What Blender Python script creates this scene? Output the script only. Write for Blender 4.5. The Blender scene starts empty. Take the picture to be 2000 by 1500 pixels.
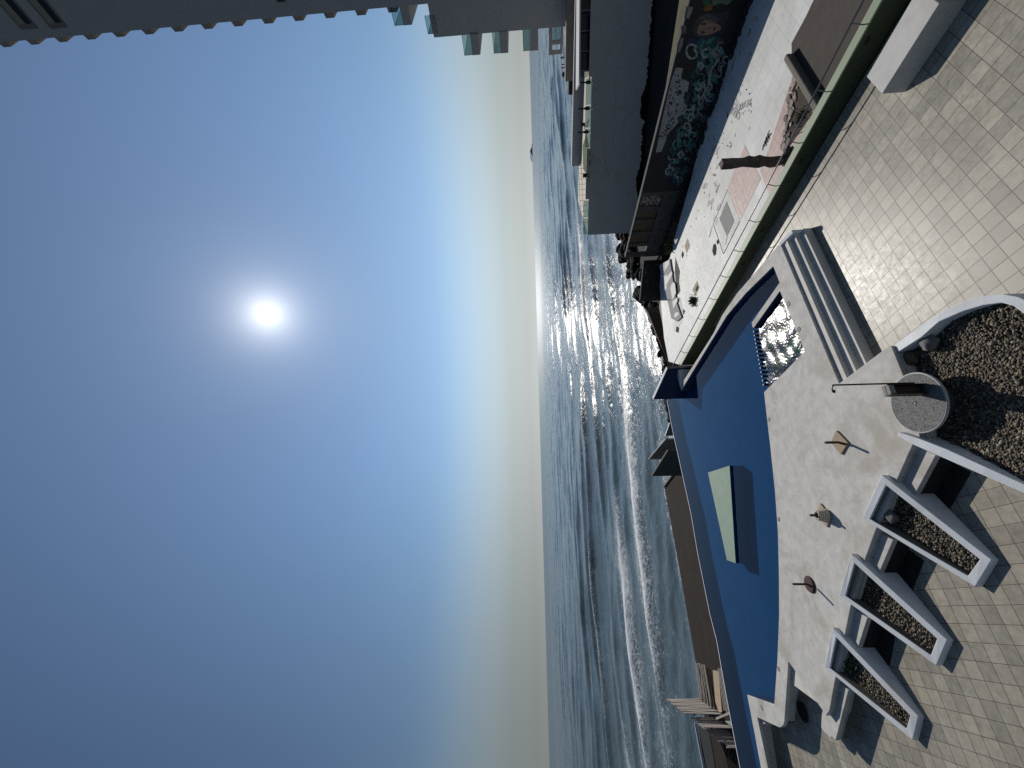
import bpy, bmesh, math, random
import numpy as np
from mathutils import Vector, Matrix, noise as mnoise
random.seed(7); np.random.seed(7)
S = bpy.context.scene
C = S.collection
R = math.radians

AIR, DUST, OZONE, SKYSAT, SKYSTR, SUNSTR, EXPO = 1.0, .06, 2.5, .95, .078, 3.6, 0.0
SKYGAM = 1.0
GL1, GL2 = 17.0, 1.3
# ------------------------------------------------------------------ camera model (photo is a portrait turned on its side)
F_PX, HC = 790.0, 8.1
HA, HB = 1030.4, 0.0282                       # horizon: x = HA + HB*y in photo pixels
_l = math.hypot(1, HB)
ND = (1/_l, -HB/_l)                           # picture direction of "down"
ER = (-HB/_l, -1/_l)                          # picture direction of "right"
PITCH = math.atan(((HA + HB*750) - 1000)/_l/F_PX)
CPI, SPI = math.cos(PITCH), math.sin(PITCH)
def ray(x, y):
    qx, qy = x-1000, y-750
    dn = qx*ND[0]+qy*ND[1]; rt = qx*ER[0]+qy*ER[1]
    return Vector((rt, F_PX*CPI+dn*SPI, F_PX*SPI-dn*CPI))
def G(x, y, z=0.0):                           # world point on the level z
    r = ray(x, y); return r*((z-HC)/r.z)+Vector((0, 0, HC))
def atY(x, y, Y):                             # world point at depth Y
    r = ray(x, y); return r*(Y/r.y)+Vector((0, 0, HC))
def onplane(x, y, p, n):
    r = ray(x, y); o = Vector((0, 0, HC)); return o+r*((p-o).dot(n)/r.dot(n))
A120, A30 = R(119.5), R(29.5)
E1 = Vector((math.cos(A120), math.sin(A120), 0))   # along the parapet, seaward
E2 = Vector((math.cos(A30), math.sin(A30), 0))     # across it, to the right
SUN_EL, SUN_AZ = R(34.18), R(11.23)
SUNV = Vector((math.sin(SUN_AZ)*math.cos(SUN_EL), math.cos(SUN_AZ)*math.cos(SUN_EL), math.sin(SUN_EL)))

# ------------------------------------------------------------------ materials
def newmat(name):
    m = bpy.data.materials.new(name); m.use_nodes = True
    nt = m.node_tree; b = nt.nodes['Principled BSDF']
    return m, nt, b
def nd(nt, t, **kw):
    n = nt.nodes.new(t)
    for k, v in kw.items():
        if k.startswith('i_'):
            key = k[2:].replace('_', ' ')
            n.inputs[key].default_value = v
        else: setattr(n, k, v)
    return n
def ramp(nt, src, stops):
    r = nt.nodes.new('ShaderNodeValToRGB'); e = r.color_ramp.elements
    while len(e) < len(stops): e.new(0.5)
    for i, (p, c) in enumerate(stops):
        e[i].position = p; e[i].color = (*c, 1) if len(c) == 3 else c
    nt.links.new(src, r.inputs[0]); return r
def coords(nt, rot=0.0, loc=(0, 0, 0)):
    t = nt.nodes.new('ShaderNodeTexCoord')
    mp = nd(nt, 'ShaderNodeMapping'); mp.inputs['Rotation'].default_value = (0, 0, rot); mp.inputs['Location'].default_value = loc
    g = nt.nodes.new('ShaderNodeNewGeometry')
    nt.links.new(g.outputs['Position'], mp.inputs['Vector']); return mp.outputs[0]
def noise(nt, vec, scale, detail=4, rough=0.55, dist=0):
    n = nd(nt, 'ShaderNodeTexNoise'); n.inputs['Scale'].default_value = scale; n.inputs['Detail'].default_value = detail
    n.inputs['Roughness'].default_value = rough; n.inputs['Distortion'].default_value = dist
    nt.links.new(vec, n.inputs['Vector']); return n.outputs['Fac']
def mixc(nt, fac, a, b, mode='MIX'):
    m = nd(nt, 'ShaderNodeMix', data_type='RGBA', blend_type=mode)
    for s, v in ((0, fac), (6, a), (7, b)):
        if hasattr(v, 'links') or hasattr(v, 'is_output'): nt.links.new(v, m.inputs[s])
        else: m.inputs[s].default_value = v if s == 0 else (*v, 1)
    return m.outputs[2]
def bump(nt, b, src, strength=0.2, dist=0.01):
    n = nd(nt, 'ShaderNodeBump'); n.inputs['Strength'].default_value = strength; n.inputs['Distance'].default_value = dist
    nt.links.new(src, n.inputs['Height']); nt.links.new(n.outputs[0], b.inputs['Normal']); return n
def mat(name, col, rough=0.8, var=0.15, scale=3.0, fine=60, bs=0.15, bd=0.004, metal=0.0, spec=0.5, col2=None, stain=0.0):
    m, nt, b = newmat(name); v = coords(nt)
    n1 = noise(nt, v, scale, 6, 0.6); n2 = noise(nt, v, fine, 3, 0.6)
    lo = tuple(max(0, c*(1-var)) for c in col); hi = col2 or tuple(min(1, c*(1+var)) for c in col)
    c = ramp(nt, n1, [(0.3, lo), (0.7, hi)]).outputs[0]
    c = mixc(nt, 0.35, c, mixc(nt, n2, tuple(x*0.75 for x in lo), tuple(min(1, x*1.15) for x in hi)))
    if stain:
        n3 = noise(nt, v, 0.7, 7, 0.65, 0.6)
        s = ramp(nt, n3, [(0.51, (0, 0, 0)), (0.64, (1, 1, 1))]).outputs[0]
        mm = nd(nt, 'ShaderNodeMath', operation='MULTIPLY'); nt.links.new(s, mm.inputs[0]); mm.inputs[1].default_value = stain
        c = mixc(nt, mm.outputs[0], c, tuple(x*f for x, f in zip(col, (0.66, 0.58, 0.49))))
    nt.links.new(c, b.inputs['Base Color'])
    b.inputs['Roughness'].default_value = rough; b.inputs['Metallic'].default_value = metal
    b.inputs['Specular IOR Level'].default_value = spec
    if bs: bump(nt, b, n2, bs, bd)
    return m
def tilemat(name, rot, loc, pitch, c1, c2, mortar, msize, rough, row=None, spec=0.5, patch=0.1, bd=0.002, rlo=None):
    m, nt, b = newmat(name); v = coords(nt, -rot, loc)
    br = nd(nt, 'ShaderNodeTexBrick', offset=0.0, squash=1.0)
    br.inputs['Scale'].default_value = 1.0; br.inputs['Brick Width'].default_value = pitch; br.inputs['Row Height'].default_value = row or pitch
    br.inputs['Mortar Size'].default_value = msize; br.inputs['Mortar Smooth'].default_value = 0.35; br.inputs['Bias'].default_value = 0.0
    br.inputs['Color1'].default_value = (*c1, 1); br.inputs['Color2'].default_value = (*c2, 1); br.inputs['Mortar'].default_value = (*mortar, 1)
    nt.links.new(v, br.inputs['Vector'])
    n1 = noise(nt, v, 7, 5, 0.65, 0.5); n2 = noise(nt, v, 45, 4, 0.7); n3 = noise(nt, v, 0.5, 5, 0.6)
    k = ramp(nt, n1, [(0.25, (1-patch*1.6,)*3), (0.75, (1+patch,)*3)]).outputs[0]
    c = mixc(nt, 1.0, br.outputs['Color'], k, 'MULTIPLY')
    k2 = ramp(nt, n2, [(0.3, (0.93, 0.93, 0.92)), (0.7, (1.05, 1.05, 1.05))]).outputs[0]
    c = mixc(nt, 1.0, c, k2, 'MULTIPLY')
    k3 = ramp(nt, n3, [(0.35, (0.88, 0.87, 0.85)), (0.65, (1.05, 1.05, 1.05))]).outputs[0]
    c = mixc(nt, 1.0, c, k3, 'MULTIPLY')
    nt.links.new(c, b.inputs['Base Color'])
    rr = ramp(nt, n1, [(0.25, ((rlo or rough*0.8),)*3), (0.75, (rough*1.15,)*3)]); nt.links.new(rr.outputs[0], b.inputs['Roughness'])
    b.inputs['Specular IOR Level'].default_value = spec
    iv = nd(nt, 'ShaderNodeMath', operation='SUBTRACT'); iv.inputs[0].default_value = 1.0; nt.links.new(br.outputs['Fac'], iv.inputs[1])
    ad = nd(nt, 'ShaderNodeMath', operation='MULTIPLY_ADD'); nt.links.new(n2, ad.inputs[0]); ad.inputs[1].default_value = 0.35; nt.links.new(iv.outputs[0], ad.inputs[2])
    bump(nt, b, ad.outputs[0], 0.55, bd)
    return m

M = {}
M['terrace'] = tilemat('terrace_tile', A30, (-0.58*0.305+0.0025, -0.22*0.305, 0), 0.305, (.385,.355,.288), (.262,.244,.205), (.105,.08,.068), .0075, .41, patch=.16, spec=.21)
M['concrete'] = mat('deck_concrete', (.52,.505,.475), .8, .22, 4.5, 60, .6, .005, stain=.55, spec=.2)
M['white'] = mat('white_plaster', (.80,.82,.845), .75, .08, 3, 70, .5, .005, stain=.35)
M['bench'] = mat('bench_plaster', (.50,.49,.47), .8, .10, 4, 80, .5, .004, stain=.3)
M['step'] = mat('step_concrete', (.62,.595,.55), .85, .12, 2.5, 80, .3, .003, stain=.3)
M['green_cap'] = mat('pale_green_paint', (.22,.27,.17), .6, .08, 2, 40, .15, .002)
M['green_wall'] = mat('dark_green_paint', (.035,.05,.025), .6, .15, 2, 40, .2, .003)
M['pool'] = mat('pool_blue_paint', (.0100,.052,.136), .8, .10, .5, 2, 0, .002, spec=0)
M['pool_pale'] = mat('pool_ledge_blue', (.013,.040,.105), .8, .06, .7, 2, 0, .002, spec=0)
M['navy'] = mat('navy_tile', (.01,.018,.06), .35, .15, 2, 40, .05, .002)
M['wedge'] = mat('pale_green_coat', (.23,.31,.235), .75, .12, 2.2, 50, .2, .003, col2=(.27,.36,.28))
M['spa_floor'] = mat('spa_navy', (.008,.014,.06), .8, .2, 4, 40, .05, .002, spec=0)
M['spa_green'] = mat('spa_green', (.016,.07,.045), .8, .2, 6, 40, .05, .002, spec=0)
M['steel'] = mat('dark_steel', (.035,.028,.026), .45, .3, 8, 60, .2, .002, metal=.6)
M['galv'] = mat('grey_rail_steel', (.16,.16,.175), .4, .1, 8, 60, .05, .001, metal=.8)
M['rust'] = mat('rusty_iron', (.055,.03,.025), .75, .4, 12, 80, .4, .003, metal=.3)
M['sand'] = mat('sandstone', (.34,.26,.175), .85, .15, 6, 70, .3, .003)
M['mosaic_g'] = mat('grout_rim', (.42,.42,.41), .7, .1, 6, 60, .2, .002)
M['wood_grey'] = mat('weathered_plank', (.33,.29,.26), .8, .25, 6, 40, .3, .003)
M['ply'] = mat('plywood', (.38,.29,.19), .8, .2, 4, 40, .2, .003)
M['brown'] = mat('brown_roof_paint', (.034,.026,.022), .9, .3, 1.4, 40, .3, .004, spec=.1)
M['soil'] = mat('dark_soil', (.05,.036,.026), .95, .35, 5, 50, .8, .015)
M['dirt'] = mat('brown_dirt', (.06,.048,.04), .95, .3, 3, 40, .7, .012)
M['rock'] = mat('black_basalt', (.009,.008,.008), .9, .4, 3, 20, .8, .03, spec=.12)
M['boulder'] = mat('grey_boulder', (.17,.16,.15), .85, .35, 9, 50, .7, .008)
M['boulder_b'] = mat('brown_boulder', (.11,.075,.05), .85, .35, 9, 50, .7, .008)
M['build_p'] = mat('podium_render', (.47,.445,.42), .85, .06, .35, 20, .15, .004, stain=.25)
M['build'] = mat('grey_render', (.36,.352,.355), .85, .06, .35, 20, .15, .004)
M['build_b'] = mat('grey_render_brown', (.19,.165,.14), .85, .08, .5, 20, .1, .004)
M['under'] = mat('brown_soffit', (.30,.245,.19), .85, .08, .8, 20, .1, .004)
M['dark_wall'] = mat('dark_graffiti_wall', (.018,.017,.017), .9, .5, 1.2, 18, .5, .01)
M['stained'] = mat('stained_concrete', (.062,.058,.056), .9, .5, 2.2, 22, .6, .012, stain=.6)
M['whitewash'] = mat('whitewash', (.30,.31,.33), .9, .2, 2, 30, .3, .005)
M['brick'] = mat('brown_panel', (.085,.062,.04), .9, .3, 4, 40, .3, .005)
M['lot'] = tilemat('lot_tile', A30, (.1, .2, 0), .60, (.66,.66,.645), (.59,.595,.585), (.42,.42,.41), .007, .6, row=.55, patch=.06, bd=.001, spec=.22)
M['pink'] = tilemat('pink_tile', A30, (.15, .05, 0), .30, (.45,.30,.27), (.36,.245,.225), (.20,.14,.13), .012, .6, patch=.08, bd=.001)
M['grey_tile'] = tilemat('grey_tile', A30, (.15, .05, 0), .40, (.40,.40,.40), (.33,.335,.335), (.25,.25,.25), .008, .6, patch=.1, bd=.001)
M['greydark'] = mat('grey_screed', (.22,.22,.215), .8, .15, 4, 50, .2, .002)
M['palepatch'] = mat('pale_patch', (.56,.56,.545), .7, .06, 4, 50, .1, .002)
M['beige'] = mat('beige_patch', (.36,.30,.22), .85, .12, 5, 50, .2, .002)
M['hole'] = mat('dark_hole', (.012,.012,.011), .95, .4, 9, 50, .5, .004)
M['column'] = mat('broken_column', (.12,.085,.07), .9, .5, 5, 30, .9, .02)
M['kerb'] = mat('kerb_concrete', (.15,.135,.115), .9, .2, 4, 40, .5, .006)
M['ink'] = mat('black_marker', (.13,.12,.12), .8, .2, 3, 40, 0)
M['leaf'] = mat('leaf_green', (.05,.085,.02), .7, .35, 20, 60, .3, .003)
M['moss'] = mat('mossy_ground', (.085,.082,.035), .95, .5, 1.5, 14, .9, .03)
M['turf'] = mat('green_turf', (.065,.10,.016), .95, .2, 3, 60, .5, .01)
M['cream'] = mat('cream_floor', (.50,.44,.35), .8, .1, 2, 30, .1, .002)
M['canvas'] = mat('white_canvas', (.6,.6,.6), .8, .05, 2, 30, .1, .002)
M['dark'] = mat('dark_fabric', (.025,.022,.025), .9, .2, 6, 40, .2, .002)
M['blue'] = mat('blue_fabric', (.05,.09,.25), .8, .2, 6, 40, .2, .002)
M['red'] = mat('red_fabric', (.30,.05,.03), .8, .2, 6, 40, .2, .002)
M['skin'] = mat('skin', (.30,.18,.12), .6, .1, 6, 40, .05, .001)
M['lilac'] = mat('pale_wall_top', (.55,.55,.62), .7, .08, 2, 40, .1, .002)
M['teal_dark'] = mat('dark_teal_paint', (.012,.03,.028), .7, .3, 2, 30, .2, .003)
M['slat'] = tilemat('slatted_board', 0, (0,0,0), .09, (.26,.235,.205), (.21,.19,.165), (.09,.08,.07), .02, .8, row=50, patch=.08)
M['island'] = mat('hazy_island', (.30,.34,.40), 1, .1, .002, .02, 0)
M['ground'] = mat('wet_beach', (.012,.011,.011), .95, .4, .4, 6, .6, .03)
M['wreck'] = mat('rust_brown_concrete', (.06,.035,.025), .9, .5, 1.5, 12, .8, .03)
M['pinkslab'] = mat('faded_pink_slab', (.33,.25,.235), .9, .2, 2, 40, .3, .004)

def pebble_mat():
    m, nt, b = newmat('pebble'); g = nd(nt, 'ShaderNodeNewGeometry')
    r = ramp(nt, g.outputs['Random Per Island'], [(0, (.03,.026,.022)), (.3, (.075,.058,.042)), (.6, (.15,.115,.068)), (.85, (.22,.175,.11)), (1, (.36,.31,.24))])
    v = coords(nt); n = noise(nt, v, 90, 3)
    c = mixc(nt, 1.0, r.outputs[0], ramp(nt, n, [(.3, (.7,.7,.7)), (.7, (1.1,1.1,1.1))]).outputs[0], 'MULTIPLY')
    nt.links.new(c, b.inputs['Base Color']); b.inputs['Roughness'].default_value = .7
    return m
M['pebble'] = pebble_mat()
def mosaic_mat():
    m, nt, b = newmat('stone_mosaic'); v = coords(nt)
    vo = nd(nt, 'ShaderNodeTexVoronoi', feature='DISTANCE_TO_EDGE'); vo.inputs['Scale'].default_value = 16; nt.links.new(v, vo.inputs['Vector'])
    vc = nd(nt, 'ShaderNodeTexVoronoi'); vc.inputs['Scale'].default_value = 16; nt.links.new(v, vc.inputs['Vector'])
    st = mixc(nt, .10, (.06,.06,.062), vc.outputs['Color'])
    sat = nd(nt, 'ShaderNodeHueSaturation'); sat.inputs['Saturation'].default_value = .12; nt.links.new(st, sat.inputs['Color'])
    e = ramp(nt, vo.outputs['Distance'], [(.04, (1,1,1)), (.10, (0,0,0))]).outputs[0]
    nt.links.new(mixc(nt, e, sat.outputs[0], (.22,.215,.20)), b.inputs['Base Color']); b.inputs['Roughness'].default_value = .75; b.inputs['Specular IOR Level'].default_value = .15
    bump(nt, b, vo.outputs['Distance'], .4, .004); return m
M['mosaic'] = mosaic_mat()
def schlick(nt, normal=None, f0=.02):
    g = nd(nt, 'ShaderNodeNewGeometry'); d = nd(nt, 'ShaderNodeVectorMath', operation='DOT_PRODUCT')
    nt.links.new(g.outputs['Incoming'], d.inputs[0]); nt.links.new(normal or g.outputs['Normal'], d.inputs[1])
    a = nd(nt, 'ShaderNodeMath', operation='ABSOLUTE'); nt.links.new(d.outputs['Value'], a.inputs[0])
    b = nd(nt, 'ShaderNodeMath', operation='SUBTRACT', use_clamp=True); b.inputs[0].default_value = 1; nt.links.new(a.outputs[0], b.inputs[1])
    c = nd(nt, 'ShaderNodeMath', operation='POWER'); nt.links.new(b.outputs[0], c.inputs[0]); c.inputs[1].default_value = 5
    e = nd(nt, 'ShaderNodeMath', operation='MULTIPLY_ADD', use_clamp=True); nt.links.new(c.outputs[0], e.inputs[0]); e.inputs[1].default_value = 1-f0; e.inputs[2].default_value = f0
    return e.outputs[0]
def glass_mat(name, col, t=.6):
    m = bpy.data.materials.new(name); m.use_nodes = True; nt = m.node_tree; nt.nodes.clear()
    o = nd(nt, 'ShaderNodeOutputMaterial'); tr = nd(nt, 'ShaderNodeBsdfTransparent'); tr.inputs[0].default_value = (*col, 1)
    gl = nd(nt, 'ShaderNodeBsdfGlossy'); gl.inputs['Roughness'].default_value = .03; gl.inputs[0].default_value = (.8,.9,.9,1)
    mx = nd(nt, 'ShaderNodeMixShader'); nt.links.new(schlick(nt, None, .05), mx.inputs[0]); nt.links.new(tr.outputs[0], mx.inputs[1]); nt.links.new(gl.outputs[0], mx.inputs[2])
    nt.links.new(mx.outputs[0], o.inputs[0]); return m
M['glass'] = glass_mat('green_glass', (.60,.71,.71))
M['darkglass'] = mat('dark_window_glass', (.012,.016,.024), .08, .1, 1, 5, 0)
def water_mat(name, tint, bumps, rough):
    m = bpy.data.materials.new(name); m.use_nodes = True; nt = m.node_tree; nt.nodes.clear()
    o = nd(nt, 'ShaderNodeOutputMaterial'); tr = nd(nt, 'ShaderNodeBsdfTransparent'); tr.inputs[0].default_value = (*tint, 1)
    gl = nd(nt, 'ShaderNodeBsdfGlossy'); gl.inputs['Roughness'].default_value = rough
    mx = nd(nt, 'ShaderNodeMixShader'); nt.links.new(tr.outputs[0], mx.inputs[1]); nt.links.new(gl.outputs[0], mx.inputs[2])
    v = coords(nt); h = None
    for sc, st, ds in bumps:
        n = noise(nt, v, sc, 3, .5, .4)
        bp = nd(nt, 'ShaderNodeBump'); bp.inputs['Strength'].default_value = st; bp.inputs['Distance'].default_value = ds
        nt.links.new(n, bp.inputs['Height'])
        if h: nt.links.new(h, bp.inputs['Normal'])
        h = bp.outputs[0]
    if h: nt.links.new(h, gl.inputs['Normal'])
    nt.links.new(schlick(nt, h), mx.inputs[0])
    nt.links.new(mx.outputs[0], o.inputs[0]); return m
M['poolwater'] = water_mat('pool_water', (.80,.93,.97), [(1.2, .08, .01)], .02)
M['spawater'] = water_mat('spa_water', (.75,.92,.94), [(30, .3, .004)], .20)
def sea_mat():
    m, nt, b = newmat('sea_water'); v = coords(nt, R(-25))
    at = nd(nt, 'ShaderNodeAttribute', attribute_name='foam')
    st = nd(nt, 'ShaderNodeMapping'); st.inputs['Scale'].default_value = (.45, 1, 1); nt.links.new(v, st.inputs['Vector'])
    b1 = noise(nt, st.outputs[0], .9, 3, .55, .4); b2 = noise(nt, st.outputs[0], 2.0, 4, .65, .5)
    fn = noise(nt, v, 2.2, 9, .8, 1.0); fn2 = noise(nt, v, .3, 6, .7, 1.2)
    ad = nd(nt, 'ShaderNodeMath', operation='ADD'); nt.links.new(fn, ad.inputs[0]); nt.links.new(at.outputs['Fac'], ad.inputs[1])
    ct = nd(nt, 'ShaderNodeMath', operation='MULTIPLY_ADD'); nt.links.new(fn, ct.inputs[0]); ct.inputs[1].default_value = 2.0; ct.inputs[2].default_value = -.5; nt.links.new(ct.outputs[0], ad.inputs[0])
    a2 = nd(nt, 'ShaderNodeMath', operation='MULTIPLY_ADD'); nt.links.new(fn2, a2.inputs[0]); a2.inputs[1].default_value = .45; nt.links.new(ad.outputs[0], a2.inputs[2])
    hf = nd(nt, 'ShaderNodeMath', operation='MULTIPLY'); hf.inputs[1].default_value = .5; nt.links.new(a2.outputs[0], hf.inputs[0])
    fm = ramp(nt, hf.outputs[0], [(.395, (0,0,0)), (.46, (.4,.4,.4)), (.58, (1,1,1))])
    deep = ramp(nt, fn2, [(.3, (.070,.104,.118)), (.7, (.115,.150,.158))]).outputs[0]
    nt.links.new(mixc(nt, fm.outputs[0], deep, (.72,.74,.76)), b.inputs['Base Color'])
    rf = nd(nt, 'ShaderNodeMapRange'); cd0 = nd(nt, 'ShaderNodeVectorMath', operation='LENGTH'); nt.links.new(v, cd0.inputs[0]); nt.links.new(cd0.outputs['Value'], rf.inputs['Value'])
    for k_, v_ in zip(('From Min', 'From Max', 'To Min', 'To Max'), (300, 1500, .14, .30)): rf.inputs[k_].default_value = v_
    rg = nd(nt, 'ShaderNodeMix'); nt.links.new(fm.outputs[0], rg.inputs[0]); nt.links.new(rf.outputs[0], rg.inputs[2]); rg.inputs[3].default_value = .75; nt.links.new(rg.outputs[0], b.inputs['Roughness'])
    b.inputs['IOR'].default_value = 1.33
    cd = nd(nt, 'ShaderNodeVectorMath', operation='LENGTH'); nt.links.new(v, cd.inputs[0])
    mr = nd(nt, 'ShaderNodeMapRange'); nt.links.new(cd.outputs['Value'], mr.inputs['Value'])
    for k_, v_ in zip(('From Min', 'From Max', 'To Min', 'To Max'), (80, 900, .5, .2)): mr.inputs[k_].default_value = v_
    nt.links.new(mr.outputs[0], b.inputs['Specular IOR Level'])
    p1 = nd(nt, 'ShaderNodeBump'); p1.inputs['Strength'].default_value = .9; p1.inputs['Distance'].default_value = .10; nt.links.new(b1, p1.inputs['Height'])
    p2 = nd(nt, 'ShaderNodeBump'); p2.inputs['Strength'].default_value = .9; p2.inputs['Distance'].default_value = .09; nt.links.new(b2, p2.inputs['Height']); nt.links.new(p1.outputs[0], p2.inputs['Normal'])
    nt.links.new(p2.outputs[0], b.inputs['Normal']); return m
M['sea'] = sea_mat()
_pc = {}
def paint(col, rough=.85):
    k = tuple(round(c, 3) for c in col)
    if k not in _pc: _pc[k] = mat('wall_paint', tuple(c*.58 for c in col), rough, .3, 2.5, 18, .3, .006)
    return _pc[k]

# ------------------------------------------------------------------ mesh builder and object tree
ORG = {}
class MB:
    def __init__(s): s.v = []; s.f = []
    def add(s, vs, fs):
        o = len(s.v); s.v += [tuple(v) for v in vs]; s.f += [tuple(i+o for i in f) for f in fs]; return s
    def prism(s, top, zb, flat_bottom=True):           # top: list of Vectors (any z), down to level zb (or by depth if callable)
        n = len(top); b = [Vector((p.x, p.y, zb if not callable(zb) else zb(p))) for p in top]
        return s.add(list(top)+b, [tuple(range(n)), tuple(range(2*n-1, n-1, -1))]+[(i, i+n, (i+1) % n+n, (i+1) % n) for i in range(n)])
    def box(s, c, ax, ay, az, hx, hy, hz):
        vs = [c+ax*(hx*i)+ay*(hy*j)+az*(hz*k) for k in (-1, 1) for j in (-1, 1) for i in (-1, 1)]
        return s.add(vs, [(0,2,3,1), (4,5,7,6), (0,1,5,4), (2,6,7,3), (0,4,6,2), (1,3,7,5)])
    def quad(s, *p): return s.add(p, [tuple(range(len(p)))])
    def bar(s, a, b, w, h=None, up=Vector((0, 0, 1))):
        d = (b-a); L = d.length; d = d/L
        if abs(d.dot(up)) > .98: up = E1.copy()
        sx = d.cross(up).normalized(); sy = sx.cross(d)
        return s.box((a+b)/2, d, sx, sy, L/2, w/2, (h or w)/2)
    def tube(s, pts, r, n=10, cap=True):
        pts = [Vector(p) for p in pts]; o = len(s.v); m = len(pts)
        rr = r if isinstance(r, (list, tuple)) else [r]*m
        prev = None
        for i, p in enumerate(pts):
            d = (pts[min(i+1, m-1)]-pts[max(i-1, 0)]).normalized()
            if prev is None:
                u = d.orthogonal().normalized()
            else:
                u = (prev-d*prev.dot(d)).normalized()
            prev = u; w = d.cross(u)
            for k in range(n):
                a = 2*math.pi*k/n; s.v.append(tuple(p+(u*math.cos(a)+w*math.sin(a))*rr[i]))
        for i in range(m-1):
            for k in range(n):
                k2 = (k+1) % n; s.f.append((o+i*n+k, o+i*n+k2, o+(i+1)*n+k2, o+(i+1)*n+k))
        if cap: s.f.append(tuple(o+k for k in range(n-1, -1, -1))); s.f.append(tuple(o+(m-1)*n+k for k in range(n)))
        return s
    def lathe(s, c, prof, n=32):                        # prof: (r, z) list from bottom to top
        o = len(s.v); m = len(prof)
        for r, z in prof:
            for k in range(n):
                a = 2*math.pi*k/n; s.v.append((c.x+r*math.cos(a), c.y+r*math.sin(a), c.z+z))
        for i in range(m-1):
            for k in range(n):
                k2 = (k+1) % n; s.f.append((o+i*n+k, o+i*n+k2, o+(i+1)*n+k2, o+(i+1)*n+k))
        s.f.append(tuple(o+k for k in range(n-1, -1, -1))); s.f.append(tuple(o+(m-1)*n+k for k in range(n))); return s
def build(name, mb, m, parent=None, bevel=0, smooth=False, fix=True):
    org = Vector((0, 0, 0)); p = parent
    if parent is not None: org = ORG[parent.name]
    me = bpy.data.meshes.new(name); me.from_pydata([tuple(Vector(v)-org) for v in mb.v], [], mb.f); me.update()
    if fix:
        bm = bmesh.new(); bm.from_mesh(me); bmesh.ops.recalc_face_normals(bm, faces=bm.faces); bm.to_mesh(me); bm.free()
    if len(mb.f) == 1 and me.polygons[0].normal.z < -.2: me.flip_normals()
    if smooth:
        for q in me.polygons: q.use_smooth = True
    me.materials.append(m)
    o = bpy.data.objects.new(name, me); C.objects.link(o)
    if parent is not None: o.parent = parent
    ORG[o.name] = org
    if bevel:
        b = o.modifiers.new('bevel', 'BEVEL'); b.width = bevel; b.segments = 2; b.limit_method = 'ANGLE'; b.angle_limit = R(40)
    return o
def tag(o, label=None, cat=None, group=None, kind=None):
    if label: o['label'] = label
    if cat: o['category'] = cat
    if group: o['group'] = group
    if kind: o['kind'] = kind
    return o
def thing(name, label, cat, loc, group=None):
    o = bpy.data.objects.new(name, None); C.objects.link(o); o.location = loc; o.empty_display_size = .2
    ORG[o.name] = Vector(loc); return tag(o, label, cat, group)
def struct(name, mb, m, label=None, bevel=0, cat=None):
    return tag(build(name, mb, m, None, bevel), label or name.replace('_', ' '), cat or name.replace('_', ' '), kind='structure')
def PX(pts, z): return [G(x, y, z) for x, y in pts]
def copy_thing(root, loc, rz=0, scale=1.0, **kw):
    r = root.copy(); C.objects.link(r); r.location = loc; r.rotation_euler = (0, 0, rz); r.scale = (scale,)*3
    for ch in list(root.children):
        c = ch.copy(); C.objects.link(c); c.parent = r
        for g in list(ch.children):
            d = g.copy(); C.objects.link(d); d.parent = c
    return tag(r, **kw)

ZD, ZL, ZS = .555, -1.5, -7.0     # deck, neighbouring lot, sea
ZW = .395                         # pool water

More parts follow.
